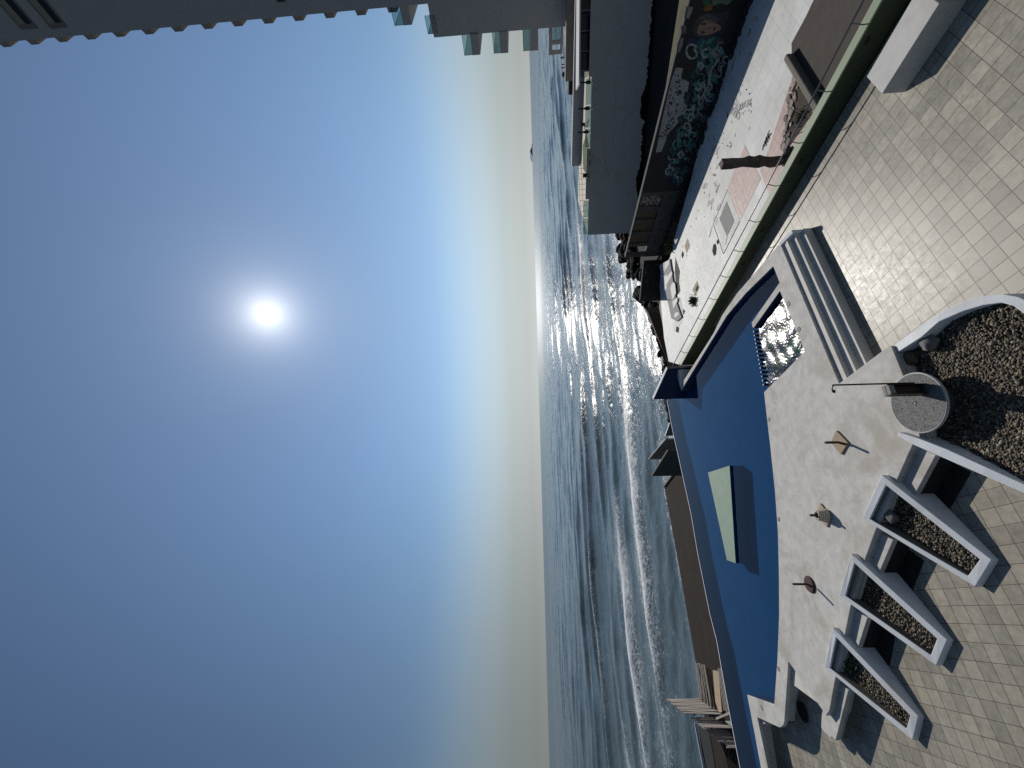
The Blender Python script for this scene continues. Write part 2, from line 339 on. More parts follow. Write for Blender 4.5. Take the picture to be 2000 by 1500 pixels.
# ================================================================== SEA, GROUND
def build_sea():
    nr, na = 820, 760
    r0, r1 = 22.0, 26000.0
    t = np.linspace(0, 1, nr)
    rr = np.where(t < .9, r0*(1100/r0)**(t/.9), 1100*(r1/1100)**((t-.9)/.1))
    az = np.radians(np.linspace(-72, 72, na))
    Rg, Ag = np.meshgrid(rr, az, indexing='ij')
    X, Y = Rg*np.sin(Ag), Rg*np.cos(Ag)
    ca = math.radians(-155); n = (-math.sin(ca)*-1*-1, 0)
    nx, ny = .42262, .90631; nx = -nx
    cx, cy = -math.cos(ca), -math.sin(ca)
    s = X*nx+Y*ny; u = X*cx+Y*cy
    # wandering crest lines
    wob = 2.2*np.sin(u/31+.6)+1.3*np.sin(u/13.7+2.1)+.6*np.sin(u/6.1)+3.0*np.sin(u/83+1)
    fade = np.clip((s-40)/40, .25, 1)
    Z = np.zeros_like(s); foam = np.zeros_like(s)
    rng = np.random.RandomState(3)
    crests = [(53, .16, .8), (62.3, .42, 1.0), (69, .22, .35), (77, .5, 1.0), (86, .25, .3), (96, .62, .85), (107, .35, .1), (120, .7, .5), (136, .6, .12), (152, .5, 0), (170, .65, .12), (190, .5, 0), (214, .5, .08), (240, .5, 0), (270, .45, .1), (305, .45, .05), (345, .45, 0), (390, .45, 0), (440, .5, .05), (500, .5, 0), (570, .5, 0), (650, .6, 0), (740, .6, 0), (850, .6, 0), (960, .6, 0)]
    for i, (sc, h, fo) in enumerate(crests):
        p1, p2, p3 = rng.rand(3)*6.28
        amp = .62+.38*np.sin(u/ (17+rng.rand()*14)+p1)+.2*np.sin(u/7.3+p2)
        amp = np.clip(amp, .08, 1.3)
        d = s-(sc+wob*(.45+.4*rng.rand())+1.5*np.sin(u/27+p3))
        w_f, w_b = 1.15+.006*sc, 4.0+.02*sc
        prof = np.where(d < 0, np.exp(-(d/w_f)**2), np.exp(-(np.abs(d)/w_b)**1.5))
        Z += h*(2.0 if 80 < sc < 420 else 1.35)*amp*prof*np.exp(-max(0, sc-150)/900)
        br = np.clip(np.sin(u/(23+6*rng.rand())+p2)*.6+np.sin(u/9.1+p3)*.35+.35, 0, 1)
        fz = np.where(d < .4, np.exp(-np.clip(-d-.1, 0, None)/(2.6 if sc < 100 else 1.8)), np.exp(-(d-.4)/.9))
        foam = np.maximum(foam, fo*br*fz)
        # soft foam trail behind the crest
        foam = np.maximum(foam, .62*fo*br*np.exp(-np.abs(d-2.5)/3.5)*(d > 0))
    for k in range(26):
        lam = 1.6*1.19**k; ang = math.radians(-155+90)+rng.normal()*.45
        kx, ky = math.cos(ang), math.sin(ang)
        a = .012*lam**.62*(1 if lam < 30 else .6)
        res = Rg*(az[1]-az[0])+Rg*.008
        Z += a*np.sin(2*math.pi*(X*kx+Y*ky)/lam+rng.rand()*6.28)*np.clip(lam/(res*3)-.6, 0, 1)
    # short steep wind chop at the scale of the mesh, smoothed a little along the crests
    ch = rng.normal(size=Z.shape); ch = ch+.8*np.roll(ch, 1, 1)+.8*np.roll(ch, -1, 1)+.35*np.roll(ch, 1, 0)
    ch = ch/ch.std()
    step = np.gradient(rr)[:, None]+0*Rg
    patchy = .55+.6*np.clip(np.sin(u/19+2*np.sin(s/23))*np.sin(s/11+1.3*np.sin(u/37))+.35, 0, 1.2)
    Z += ch*np.clip(step, 0, 7)*.054*(.45+.55*np.exp(-np.abs(Ag-.19)/.38))*patchy*np.exp(-np.clip(Rg-900, 0, None)/100)
    for lam, a_, ph in ((4.6, .06, .3), (6.3, .10, 1.7), (8.9, .16, 4.1), (12.4, .25, 2.2), (19, .38, 3.3), (29, .5, .8)):
        ww = s+1.6*np.sin(u/ (lam*3.1)+ph)+.9*np.sin(u/(lam*1.3)+ph*2)
        w_ = .5+.5*np.sin(2*math.pi*ww/lam); Z += a_*(w_**2.2)*(.5+.5*np.sin(u/(lam*4)+ph))*np.clip((s-50)/15, .2, 1)*np.exp(-np.clip(Rg-lam*45, 0, None)/(lam*30))
    foam = np.where(s < 53, np.maximum(foam, .30+.18*np.sin(u/5)+.12*np.sin(u/2.3+s)), foam)
    foam = (np.clip(foam, 0, 1)*.70-.16)*np.exp(-np.clip(s-125, 0, None)/120)
    Z = ZS+Z*np.exp(-np.clip(Rg-950, 0, None)/100)
    verts = np.stack([X, Y, Z], -1).reshape(-1, 3)
    idx = np.arange(nr*na).reshape(nr, na)
    q = np.stack([idx[:-1, :-1], idx[:-1, 1:], idx[1:, 1:], idx[1:, :-1]], -1).reshape(-1, 4)
    me = bpy.data.meshes.new('sea'); me.vertices.add(len(verts)); me.vertices.foreach_set('co', verts.ravel())
    me.loops.add(q.size); me.loops.foreach_set('vertex_index', q.ravel().astype(np.int32))
    me.polygons.add(len(q)); me.polygons.foreach_set('loop_start', np.arange(0, q.size, 4, dtype=np.int32)); me.polygons.foreach_set('loop_total', np.full(len(q), 4, dtype=np.int32))
    me.update(calc_edges=True)
    at = me.attributes.new('foam', 'FLOAT', 'POINT'); at.data.foreach_set('value', foam.ravel().astype(np.float32))
    me.polygons.foreach_set('use_smooth', np.ones(len(q), dtype=bool))
    if me.polygons[0].normal.z < 0: me.flip_normals()
    me.materials.append(M['sea'])
    o = bpy.data.objects.new('sea', me); C.objects.link(o)
    tag(o, 'grey blue sea with lines of breaking swell', 'sea', kind='structure')
build_sea()
# ground under everything on land
gb = MB()
gpts = [Vector((-60, -12, -7.3)), Vector((70, -12, -7.3)), Vector((110, 60, -7.3)), Vector((70, 78, -7.3)), G(1205, 440, -7.3), G(1240, 560, -7.3), G(1262, 600, -7.3), G(1305, 720, -7.3), G(1330, 800, -7.3), G(1370, 1000, -7.3), G(1500, 1300, -7.3), Vector((-60, 20, -7.3))]
gb.prism(gpts, -9); struct('ground', gb, M['ground'], 'dark wet beach ground below the terraces')

# ================================================================== TERRACE
tb = MB()
tp = [G(1780, 0), G(1444, 546), G(1392, 632)] + [G(1398, 642), G(1440, 582), G(1492, 520), G(1519, 505), G(1540, 560), G(1582, 690), G(1503, 790), G(1530, 960), G(1540, 1150), G(1530, 1290), G(1524, 1395), G(1470, 1390), G(1492, 1460), G(1515, 1580), G(1560, 1800)]
tp += [Vector((-14, 4, 0)), Vector((-12, -6, 0)), Vector((14, -6, 0)), G(1780, 0)+(G(1780, 0)-G(1444, 546))*1.6]
tb.quad(*tp); struct('terrace_floor', tb, M['terrace'], 'beige square tiled terrace floor', cat='terrace')

# ================================================================== POOL
pool_in_right = [(1330,763),(1399,650),(1419,617),(1457,572),(1510,520)]
pool_arm = [(1510,520),(1522.5,552),(1468,630),(1469,637),(1471.5,641),(1523,568.4)]
spa_edge = [(1523,568.4),(1541,612),(1571.5,686.5),(1492,766)]
pool_near = [(1492,766),(1498,820),(1504.6,875),(1513.5,962),(1519,1040),(1521,1120),(1521.5,1200),(1518,1290),(1512,1376)]
pool_left = [(1512,1376),(1459,1357),(1475,1440),(1488,1510),(1515,1640)]
deck_out_left = [(1533,1640),(1500,1500),(1479,1401),(1522,1421),(1527,1419.5),(1530,1416),(1532,1410),(1540,1292)]
deck_out_near = [(1605,1385),(1613,1398),(1620,1388),(1631,1327),(1650,1241),(1661,1186),(1690,1091),(1710,1036),(1751,938.75),(1782.5,868.75),(1797,858),(1790,800),(1765,735),(1741,676),(1738,675.5),(1725,684),(1639,749)]
deck_out_right = [(1525,479),(1520,479),(1469,539),(1440,572),(1410,616),(1394,650),(1329,753)]
deck_px = pool_in_right + pool_arm[1:] + spa_edge[1:] + pool_near[1:] + pool_left[1:] + deck_out_left + deck_out_near + deck_out_right
db = MB(); db.prism(PX(deck_px, ZD), ZD-.115)
body = [Vector((p.x, p.y, ZD-.118)) for p in PX(pool_in_right + pool_arm[1:] + spa_edge[1:] + pool_near[1:] + pool_left[1:], ZD)+PX([(1542,1640),(1518,1500),(1506,1418),(1536,1408),(1552,1408),(1561,1326)], 0)+PX(deck_out_near+deck_out_right, ZD)]
bb_ = MB(); bb_.prism(body, 0); struct('deck_base', bb_, M['step'], 'recessed concrete base under the pool deck slab', cat='deck base')
deck = struct('pool_deck', db, M['concrete'], 'pale grey concrete pool deck with faint brown stains', bevel=.012)
# stairs
a0, a1 = G(1525, 479, ZD), G(1639, 749, ZD)
dst = (a1-a0).normalized(); nst = Vector((dst.y, -dst.x, 0))
if nst.dot(-G(1600, 600)) < 0: nst = -nst
l2 = G(1575, 460, .235); STZ = (.485, .365, .235)
tread = ((l2-a0).dot(nst))/3
sb = MB()
for k in range(3):
    z = STZ[k]; o = nst*(tread*k)
    ext = (G(1725, 684, ZD)-G(1639, 749, ZD))
    e0 = a0+o-nst*.05; e1 = a1+o-nst*.05
    f0 = a0+nst*(tread*(k+1)); f1 = a1+nst*(tread*(k+1))
    # right end follows the slanted flank of the deck
    sl = ext/(ext.dot(nst))
    e1 = a1+sl*(tread*k)+dst*.06-nst*.05; f1 = a1+sl*(tread*(k+1))+dst*.06
    sb.prism([Vector((p.x, p.y, z)) for p in (e0, e1, f1, f0)], .0)
struct('pool_steps', sb, M['step'], 'three long concrete treads down from the pool deck', bevel=.008, cat='steps')
# stair cheek
cb = MB(); w = -dst*.13
q = [a0+w*.0-nst*.02, a0+w-nst*.02, a0+w+nst*(tread*2.25), a0+nst*(tread*2.25)]
top = [Vector((q[0].x, q[0].y, ZD+.01)), Vector((q[1].x, q[1].y, ZD+.01)), Vector((q[2].x, q[2].y, .44)), Vector((q[3].x, q[3].y, .44))]
cb.prism(top, 0)
tag(build('stair_cheek_wall', cb, M['white'], None, .008), 'low white sloping cheek wall at the parapet end of the pool steps', 'wall')

pool = thing('swimming_pool', 'large blue pool in the concrete deck with a shallow far edge over the sea', 'pool', G(1430, 1000, 0))
far = PX([(1303,780),(1310.5,822.5),(1316,850),(1330.5,914.5),(1350,1003),(1362,1075),(1387,1200),(1400,1250),(1421,1370),(1446,1500),(1472,1640)], ZW+.015)
inner = PX(pool_in_right + pool_arm[1:] + [(1492,766)] + pool_near[1:] + pool_left[1:], ZW)
fl = [Vector((p.x, p.y, -.05)) for p in [G(1326,756,ZW)]+PX(pool_in_right, ZD)+PX([(1571.5,686.5)]+pool_near+pool_left[1:], ZD)]
farF = [Vector((p.x, p.y, -.05)) for p in reversed(far)]
pf = MB(); pf.prism(fl+farF, -.4); build('basin_floor', pf, M['pool'], pool)
# basin walls just inside the deck's faces
wl = MB()
def strip(mb, pts, z0, z1, off=.004, cen=None):
    for a, b in zip(pts[:-1], pts[1:]):
        d = (b-a).normalized(); n = Vector((-d.y, d.x, 0))
        m = (a+b)/2
        if (cen-m).dot(n) < 0: n = -n
        a2, b2 = a+n*off, b+n*off
        mb.quad(Vector((a2.x, a2.y, z0)), Vector((b2.x, b2.y, z0)), Vector((b2.x, b2.y, z1)), Vector((a2.x, a2.y, z1)))
cen = G(1420, 900, 0)
for chain, c in ((pool_in_right, G(1400, 760)), (pool_near, cen), (pool_left[:2], G(1470, 1250)), (pool_left[1:], G(1440, 1500))):
    wl = MB(); strip(wl, PX(chain, ZD), -.06, ZD-.03, .005, c); build('basin_wall', wl, M['navy'], pool, fix=False)
wl = MB()
for chain, c in (([(1522.5,552),(1468,630)], G(1440, 640)), ([(1510,520),(1522.5,552)], G(1480, 570))):
    wl = MB(); strip(wl, PX(chain, ZD), -.06, ZD-.03, .005, c); build('basin_wall', wl, M['navy'], pool, fix=False)
# far infinity edge, pale lip
eb = MB()
for a, b in zip(far[:-1], far[1:]):
    d = (b-a).normalized(); n = Vector((-d.y, d.x, 0))
    if n.dot(cen-a) > 0: n = -n
    eb.prism([a, b, b+n*.07, a+n*.07], -2.0)
build('infinity_edge', eb, M['lilac'], pool)
wl = MB(); strip(wl, [Vector((p.x, p.y, 0)) for p in far], -.06, ZW+.012, .006, cen); build('far_wall_lining', wl, M['pool_pale'], pool, fix=False)
# submerged entry steps in the narrow arm
st = MB(); p0, p1 = G(1509.5, 521.5, ZD), G(1521.5, 552, ZD)
dd = (G(1468, 630, ZD)-p1); dd.normalize()
for k in range(4):
    off = .35*k; z = .30-.08*k
    a = p0+dd*(off+.02)+(p1-p0)*.45*(k > 0)*0; b = p1+dd*(off+.02)
    st.prism([Vector((p.x, p.y, z)) for p in (p0+(p1-p0)*(.2+.17*k)+dd*(off+.015), b, b+dd*.33, p0+(p1-p0)*(.2+.17*k)+dd*(off+.345))], -.045)
build('entry_step', st, M['pool_pale'], pool)
# spa
sc = MB(); sp = [Vector((p.x, p.y, .02)) for p in PX([(1471.5,641)]+spa_edge+[(1471.5,641)][:0], ZD)]
sc.prism(sp, -.3); build('spa_floor', sc, M['spa_floor'], pool)
sw = MB(); strip(sw, PX([(1471.5,641),(1523,568.4)], ZD), 0, ZD-.02, .006, G(1525, 670)); strip(sw, PX(spa_edge, ZD), 0, ZD-.02, .006, G(1510, 660)); build('spa_wall', sw, M['navy'], pool, fix=False)
gr = MB()
s0, s1, s2 = G(1571.5, 686.5, ZD), G(1492, 766, ZD), G(1523, 568.4, ZD)
ax, ay = (s1-s0), (s2-s0)
for lo, hi in ((.02, .10), (.26, .50), (.66, .86)):
    pts = [s0+ay*lo+ax*.03, s0+ay*lo+ax*.95, s0+ay*hi+ax*.95, s0+ay*hi+ax*.03]
    gr.prism([Vector((p.x, p.y, .045)) for p in pts], .0)
build('spa_tile_band', gr, M['spa_green'], pool)
# weir of little posts
w0, w1 = G(1470.5, 645, .52), G(1491, 757, .52)
for k in range(14):
    p = w0.lerp(w1, (k+.35)/14); mb = MB(); mb.box(Vector((p.x, p.y, .24)), E2, E1, Vector((0, 0, 1)), .035, .028, .25)
    o = build('weir_post', mb, M['navy'], pool, .006)
    cp = MB(); cp.box(Vector((p.x, p.y, .50)), E2, E1, Vector((0, 0, 1)), .026, .022, .011); build('post_cap', cp, M['white'], o, .004)
# water surfaces
wp = [Vector((p.x, p.y, ZW)) for p in [G(1324,754,ZW)]+PX([(1329,757),(1397,648),(1415,616),(1455,568),(1508,517),(1525,550)], ZD)+[G(1472,632,ZD)]+[G(1493, 762, ZD), G(1510, 770, ZD)]+PX([(1502,800),(1520,960),(1527,1100),(1526,1300),(1520,1380),(1463,1366),(1480,1450),(1520,1640)], ZD)]
wm = MB(); wm.quad(*(wp+[Vector((p.x, p.y, ZW)) for p in reversed(far)])); struct('pool_water', wm, M['poolwater'], 'calm blue pool water', cat='water')
spw = PX([(1472,640),(1521,565),(1540,608),(1575,688),(1491,770)], ZD)
def in_poly(x, y, P):
    c = False; j = len(P)-1
    for i in range(len(P)):
        if (P[i].y > y) != (P[j].y > y) and x < (P[j].x-P[i].x)*(y-P[i].y)/(P[j].y-P[i].y)+P[i].x: c = not c
        j = i
    return c
wm = MB(); NX = 170; x0_, x1_ = min(p.x for p in spw), max(p.x for p in spw); y0_, y1_ = min(p.y for p in spw), max(p.y for p in spw)
rsp = np.random.RandomState(9); hn = rsp.normal(size=(NX+1, NX+1)); hn = hn+np.roll(hn, 1, 0)+np.roll(hn, -1, 0)+.7*np.roll(hn, 1, 1)+.7*np.roll(hn, -1, 1)+.5*np.roll(np.roll(hn, 1, 0), 1, 1); hn /= hn.std()
def spz(x, y, i, j): return ZW+.004+.006*math.sin(9*x+4*y+2*math.sin(3*y))+.005*math.sin(-5*x+11*y+1.5*math.sin(4*x))+.0015*hn[i, j]
for i in range(NX+1):
    for j in range(NX+1):
        x, y = x0_+(x1_-x0_)*i/NX, y0_+(y1_-y0_)*j/NX; wm.v.append((x, y, spz(x, y, i, j)))
for i in range(NX):
    for j in range(NX):
        x, y = x0_+(x1_-x0_)*(i+.5)/NX, y0_+(y1_-y0_)*(j+.5)/NX
        if in_poly(x, y, spw): a = i*(NX+1)+j; wm.f.append((a, a+NX+1, a+NX+2, a+1))
sw_ = build('spa_water', wm, M['spawater'], None, smooth=True, fix=False); tag(sw_, 'rippled glittering spa water', 'water', kind='structure')
# skimmer lids on the deck
for (x, y, r, nm) in ((1540,594,.085,'beside the spa by the steps'),(1560,643.5,.085,'beside the spa towards the shower'),(1502,819,.07,'at the pool edge near the spa weir'),(1521,1014,.07,'at the pool edge near the middle planter'),(1520.5,1306,.075,'at the far left pool edge'),(1488,1382,.085,'on the raised left corner of the deck')):
    p = G(x, y, ZD); mb = MB(); mb.lathe(p+Vector((0, 0, .002)), [(r, 0), (r, .004), (r*.85, .008)], 24)
    tag(build('drain_lid', mb, M['greydark'], None), 'small round grey drain lid '+nm, 'drain lid', 'drain lids in the deck')
# pale green platform standing in the pool
pt = [G(1383,923,.46), G(1425,909.5,.46), G(1437,1100,.46), G(1420,1094,.46)]
wd = thing('wedge_platform', 'tapering platform with a pale green top standing in the blue pool', 'platform', (pt[0]+pt[2])/2*1.0)
mb = MB(); mb.prism([Vector((p.x, p.y, .452)) for p in pt], -.04); build('side_wall', mb, M['pool'], wd)
mb = MB(); mb.prism([p+Vector((0, 0, .006)) for p in pt], .453); build('top_panel', mb, M['wedge'], wd)

# ================================================================== PARAPET, RAILING
ci0, ci1 = G(1721, 0, .5), G(1330, 713, .5)
co0, co1 = G(1706, 0, .5), G(1326, 710, .5)
far_i = ci1; back = (ci0-ci1).normalized()*7
pw = thing('parapet_wall', 'long low dark green parapet wall with a pale green cap beside the terrace', 'wall', G(1600, 280, 0))
mb = MB(); mb.prism([Vector((p.x, p.y, .455)) for p in (ci0+back, ci1, co1, co0+back)], -2.2); build('wall_body', mb, M['green_wall'], pw)
mb = MB(); nrm = E2*.012
mb.prism([ci0+back-nrm, ci1-nrm, co1+nrm, co0+back+nrm], .458); build('wall_cap', mb, M['green_cap'], pw, .006)
# small recessed step lights on the terrace side
for (x, y) in ((1695,80),(1565,315),(1490,449),(1452,515),(1410,590),(1350,701)):
    p = onplane(x, y, Vector((ci1.x, ci1.y, .2)), -E2)
    mb = MB(); mb.box(p-E2*.006, E1, Vector((0, 0, 1)), E2, .09, .035, .008); f = build('step_light', mb, M['green_wall'], pw)
    mb = MB(); mb.box(p-E2*.016, E1, Vector((0, 0, 1)), E2, .07, .02, .004); build('light_slot', mb, M['hole'], f)
rl0, rl1 = G(1687, 0, .83), G(1314, 714.5, .83)
rg = thing('parapet_railing', 'slim grey steel handrail on bent brackets along the green parapet', 'railing', G(1560, 280, .5))
rback = (rl0-rl1).normalized()*7
mb = MB(); mb.tube([rl0+rback, rl1], .021, 10); build('rail', mb, M['galv'], rg, smooth=True)
posts = [(1667,49),(1596,177),(1544,278),(1500,361),(1463,431),(1433,489.5),(1407,540),(1384,583.5),(1363,622.5),(1345.5,656),(1329,686),(1314,713)]
for x, y in posts:
    p = G(x, y, .83); t = (p-rl1).dot((rl0-rl1).normalized()); p = rl1+(rl0-rl1).normalized()*t
    b = p+E2*0; bb = Vector((p.x, p.y, .5))-E2*.10; kn = Vector((p.x, p.y, .64))-E2*.12
    mb = MB(); mb.tube([bb, kn, p], .013, 8); build('rail_post', mb, M['galv'], rg)
for k in (1, 2, 3, 4):
    p = rl0+(rl0-rl1).normalized()*(1.2*k); mb = MB(); mb.tube([Vector((p.x, p.y, .5))-E2*.1, Vector((p.x, p.y, .64))-E2*.12, p], .013, 8); build('rail_post', mb, M['galv'], rg)
# navy end block + return coping at the pool's far right corner
b0, b1 = G(1330, 719, .42), G(1319, 779, .42)
def rise(p, x):     # height above p (vertical line) that reaches photo column x
    for k in range(400):
        z = p.z+k*.01; v = Vector((p.x, p.y, z-HC)); f = v.y*CPI+v.z*SPI; dn = v.y*SPI-v.z*CPI
        if 1000+F_PX/f*(dn*ND[0]+v.x*ER[0]) <= x: return z
    return z
z0, z1 = rise(b0, 1304.5), rise(b1, 1277)
dv = (b1-b0).normalized(); nv = Vector((dv.y, -dv.x, 0)); nv = nv if nv.y > 0 else -nv
mb = MB(); tv = [Vector((b0.x, b0.y, z0)), Vector((b1.x, b1.y, z1)), Vector((b1.x, b1.y, z1))+nv*.22, Vector((b0.x, b0.y, z0))+nv*.22]
nb = thing('navy_end_wall', 'navy painted slanting wall with a pale top at the far corner of the pool', 'wall', b0)
mb.prism(tv, -2.0); build('wall_body', mb, M['navy'], nb)
mb = MB(); mb.prism([v+Vector((0, 0, .03)) for v in tv], lambda p: (z0 if (p-Vector((b0.x,b0.y,p.z))).length < (p-Vector((b1.x,b1.y,p.z))).length else z1)+.002); build('wall_top', mb, M['lilac'], nb)
mb = MB(); mb.prism(PX([(1321,726),(1325,722),(1331,752),(1328.5,757)], ZD), -.5)
tag(build('return_coping', mb, M['white'], None, .006), 'short pale coping strip closing the far corner between pool and parapet', 'coping')
mb = MB(); mb.quad(*PX([(1326,712),(1345,680),(1400,600),(1470,500),(1440,590),(1396,645),(1329,755),(1324,724)], -.3)); struct('drain_channel', mb, M['soil'], 'dark gutter between the parapet and the pool coping', cat='gutter')

# ================================================================== BENCH BLOCK
A_, B_, C_ = G(1692.5,150,.48), G(1722.5,183.75,.48), G(1835,6,.48); D_ = A_+(C_-B_)
mb = MB(); mb.prism([A_, B_, C_, D_], 0)
tag(build('bench_block', mb, M['bench'], None, .015), 'plain pale plastered block bench standing beside the green parapet', 'bench')

# ================================================================== PLANTERS
def pebbles(poly, zf, n, rmin, rmax, name, label, grav=None):
    """n pebbles scattered over the polygon; zf(x,y) gives the bed height"""
    bm = bmesh.new(); bmesh.ops.create_icosphere(bm, subdivisions=1, radius=1); bm.verts.ensure_lookup_table()
    bv = np.array([v.co[:] for v in bm.verts]); bf = np.array([[v.index for v in f.verts] for f in bm.faces]); bm.free()
    xs = np.array([p.x for p in poly]); ys = np.array([p.y for p in poly])
    def inside(px, py):
        c = False; j = len(xs)-1
        for i in range(len(xs)):
            if (ys[i] > py) != (ys[j] > py) and px < (xs[j]-xs[i])*(py-ys[i])/(ys[j]-ys[i])+xs[i]: c = not c
            j = i
        return c
    V, Fc = [], []; k = 0; tries = 0
    rnd = np.random.RandomState(len(name)+n)
    while k < n and tries < n*12:
        tries += 1
        px, py = rnd.uniform(xs.min(), xs.max()), rnd.uniform(ys.min(), ys.max())
        if not inside(px, py): continue
        if grav and grav(px, py, rnd): continue
        r = rnd.uniform(rmin, rmax)*(1 if rnd.rand() > .06 else 1.5)
        sc = np.array([r*rnd.uniform(.8, 1.4), r*rnd.uniform(.7, 1.0), r*rnd.uniform(.5, .8)])
        a, b = rnd.uniform(0, 6.28), rnd.normal()*.35
        ca, sa, cb, sb_ = math.cos(a), math.sin(a), math.cos(b), math.sin(b)
        Rm = np.array([[ca, -sa, 0], [sa, ca, 0], [0, 0, 1]]) @ np.array([[1, 0, 0], [0, cb, -sb_], [0, sb_, cb]])
        v = (bv*(1+rnd.normal(size=(len(bv), 1))*.07)*sc) @ Rm.T+np.array([px, py, zf(px, py)+rnd.uniform(-.3, .9)*r])
        V.append(v); Fc.append(bf+k*len(bv)); k += 1
    V = np.concatenate(V); Fc = np.concatenate(Fc)
    me = bpy.data.meshes.new(name); me.from_pydata(V.tolist(), [], Fc.tolist()); me.polygons.foreach_set('use_smooth', np.ones(len(Fc), dtype=bool)); me.update()
    me.materials.append(M['pebble']); o = bpy.data.objects.new(name, me); C.objects.link(o)
    return tag(o, label, 'pebbles', kind='stuff')
def planez(p, q):          # linear height along p->q (both with z)
    d = Vector((q.x-p.x, q.y-p.y, 0)); L = d.length; d /= L
    return lambda x, y: p.z+(q.z-p.z)*max(-.2, min(1.2, ((x-p.x)*d.x+(y-p.y)*d.y)/L))
def planter(outer, inner_, label, plabel, wherestone=None, n=900):
    o = [G(x, y, z) for (x, y), z in zip(outer, (.69, .69, .13, .13))]
    f = planez((o[0]+o[1])/2, (o[2]+o[3])/2)
    # inner corners on the sloped rim
    def onrim(x, y):
        z = .4
        for _ in range(30):
            p = G(x, y, z); z = f(p.x, p.y)
        return G(x, y, z)
    i_ = [onrim(x, y) for x, y in inner_]
    root = thing('wedge_planter', label, 'planter', Vector((o[0].x, o[0].y, 0)), 'tapering white planters along the deck')
    mb = MB(); n4 = 4
    vs = o+i_+[Vector((p.x, p.y, -.0)) for p in o]+[Vector((p.x, p.y, 0)) for p in i_]
    fs = []
    for k in range(4):
        k2 = (k+1) % 4
        fs += [(k, k2, 4+k2, 4+k), (k, 8+k, 8+k2, k2), (4+k, 4+k2, 12+k2, 12+k), (8+k, 12+k, 12+k2, 8+k2)]
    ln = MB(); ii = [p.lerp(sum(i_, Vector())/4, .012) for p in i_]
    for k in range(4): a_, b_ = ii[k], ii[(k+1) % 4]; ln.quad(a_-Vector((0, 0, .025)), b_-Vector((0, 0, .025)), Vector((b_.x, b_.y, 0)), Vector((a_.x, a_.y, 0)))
    build('inner_shade_dirt', ln, M['kerb'], root, fix=False)  # darker sheets over the inner faces: shade and dirty grey put into the colour
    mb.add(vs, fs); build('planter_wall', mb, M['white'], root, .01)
    def zb(x, y): return max(.03, f(x, y)-.15-.14*max(0, (f(x, y)-.25)/.45))
    mb = MB(); mb.quad(*[Vector((p.x, p.y, zb(p.x, p.y)-.01)) for p in [a.lerp(b, -.02) for a, b in zip(i_, o)]]); build('soil_bed', mb, M['soil'], root)
    bx, by = i_[0].lerp(i_[1], .55).x, i_[0].lerp(i_[1], .55).y
    def bare(px, py, rnd):
        dd = math.hypot(px-bx, py-by)
        return dd < .75 and rnd.rand() < .75*(1-dd/.9)
    pebbles([a.lerp(b, .0) for a, b in zip(i_, [i_[2]]*4)], zb, int(n*1.35), .015, .029, 'pebble_bed', plabel, bare)
    return root, i_, zb
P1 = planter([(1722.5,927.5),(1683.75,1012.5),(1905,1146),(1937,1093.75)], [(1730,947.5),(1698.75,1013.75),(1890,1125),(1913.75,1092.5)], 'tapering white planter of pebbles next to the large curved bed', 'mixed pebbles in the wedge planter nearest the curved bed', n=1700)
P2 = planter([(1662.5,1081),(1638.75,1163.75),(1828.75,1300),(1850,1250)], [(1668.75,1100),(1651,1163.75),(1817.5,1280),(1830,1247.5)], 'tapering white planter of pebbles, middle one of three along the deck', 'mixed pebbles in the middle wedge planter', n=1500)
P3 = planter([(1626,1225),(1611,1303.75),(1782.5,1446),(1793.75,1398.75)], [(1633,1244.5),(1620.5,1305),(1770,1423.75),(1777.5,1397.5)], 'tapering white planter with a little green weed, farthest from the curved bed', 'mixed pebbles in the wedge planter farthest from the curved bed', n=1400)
# ledges between the planters
def ledge(q4, label, thick=.11, wall='bench'):
    p = PX(q4, .42); root = thing('ledge_step', label, 'ledge', Vector((p[0].x, p[0].y, 0)), 'concrete ledges between the planters')
    mb = MB(); mb.prism(p, .42-thick); build('tread_slab', mb, M['concrete'], root, .008)
    mb = MB(); c = sum(p, Vector())/4
    mb.prism([Vector((v.x+(c.x-v.x)*.06, v.y+(c.y-v.y)*.06, .42-thick-.003)) for v in p], 0); build('ledge_wall', mb, M[wall], root)
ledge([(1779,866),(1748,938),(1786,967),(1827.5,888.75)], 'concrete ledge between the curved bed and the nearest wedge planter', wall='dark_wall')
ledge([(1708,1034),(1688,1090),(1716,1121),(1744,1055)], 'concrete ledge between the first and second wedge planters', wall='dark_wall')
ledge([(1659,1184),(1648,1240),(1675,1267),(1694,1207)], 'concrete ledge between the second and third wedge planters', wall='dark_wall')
ledge([(1629,1325),(1612.5,1396),(1611,1423),(1617,1432),(1632,1446),(1657,1348)], 'concrete ledge with a free end beyond the last wedge planter')
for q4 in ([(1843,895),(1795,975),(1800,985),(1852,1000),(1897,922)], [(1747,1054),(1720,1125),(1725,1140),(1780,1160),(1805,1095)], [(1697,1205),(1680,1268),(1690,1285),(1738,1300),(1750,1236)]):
    mb = MB(); mb.quad(*PX(q4, .004)); struct('ground_strip', mb, M['hole'], 'dark strip in front of a ledge between planters', cat='drain strip')  # near-black sheet just above the tiles in front of each ledge
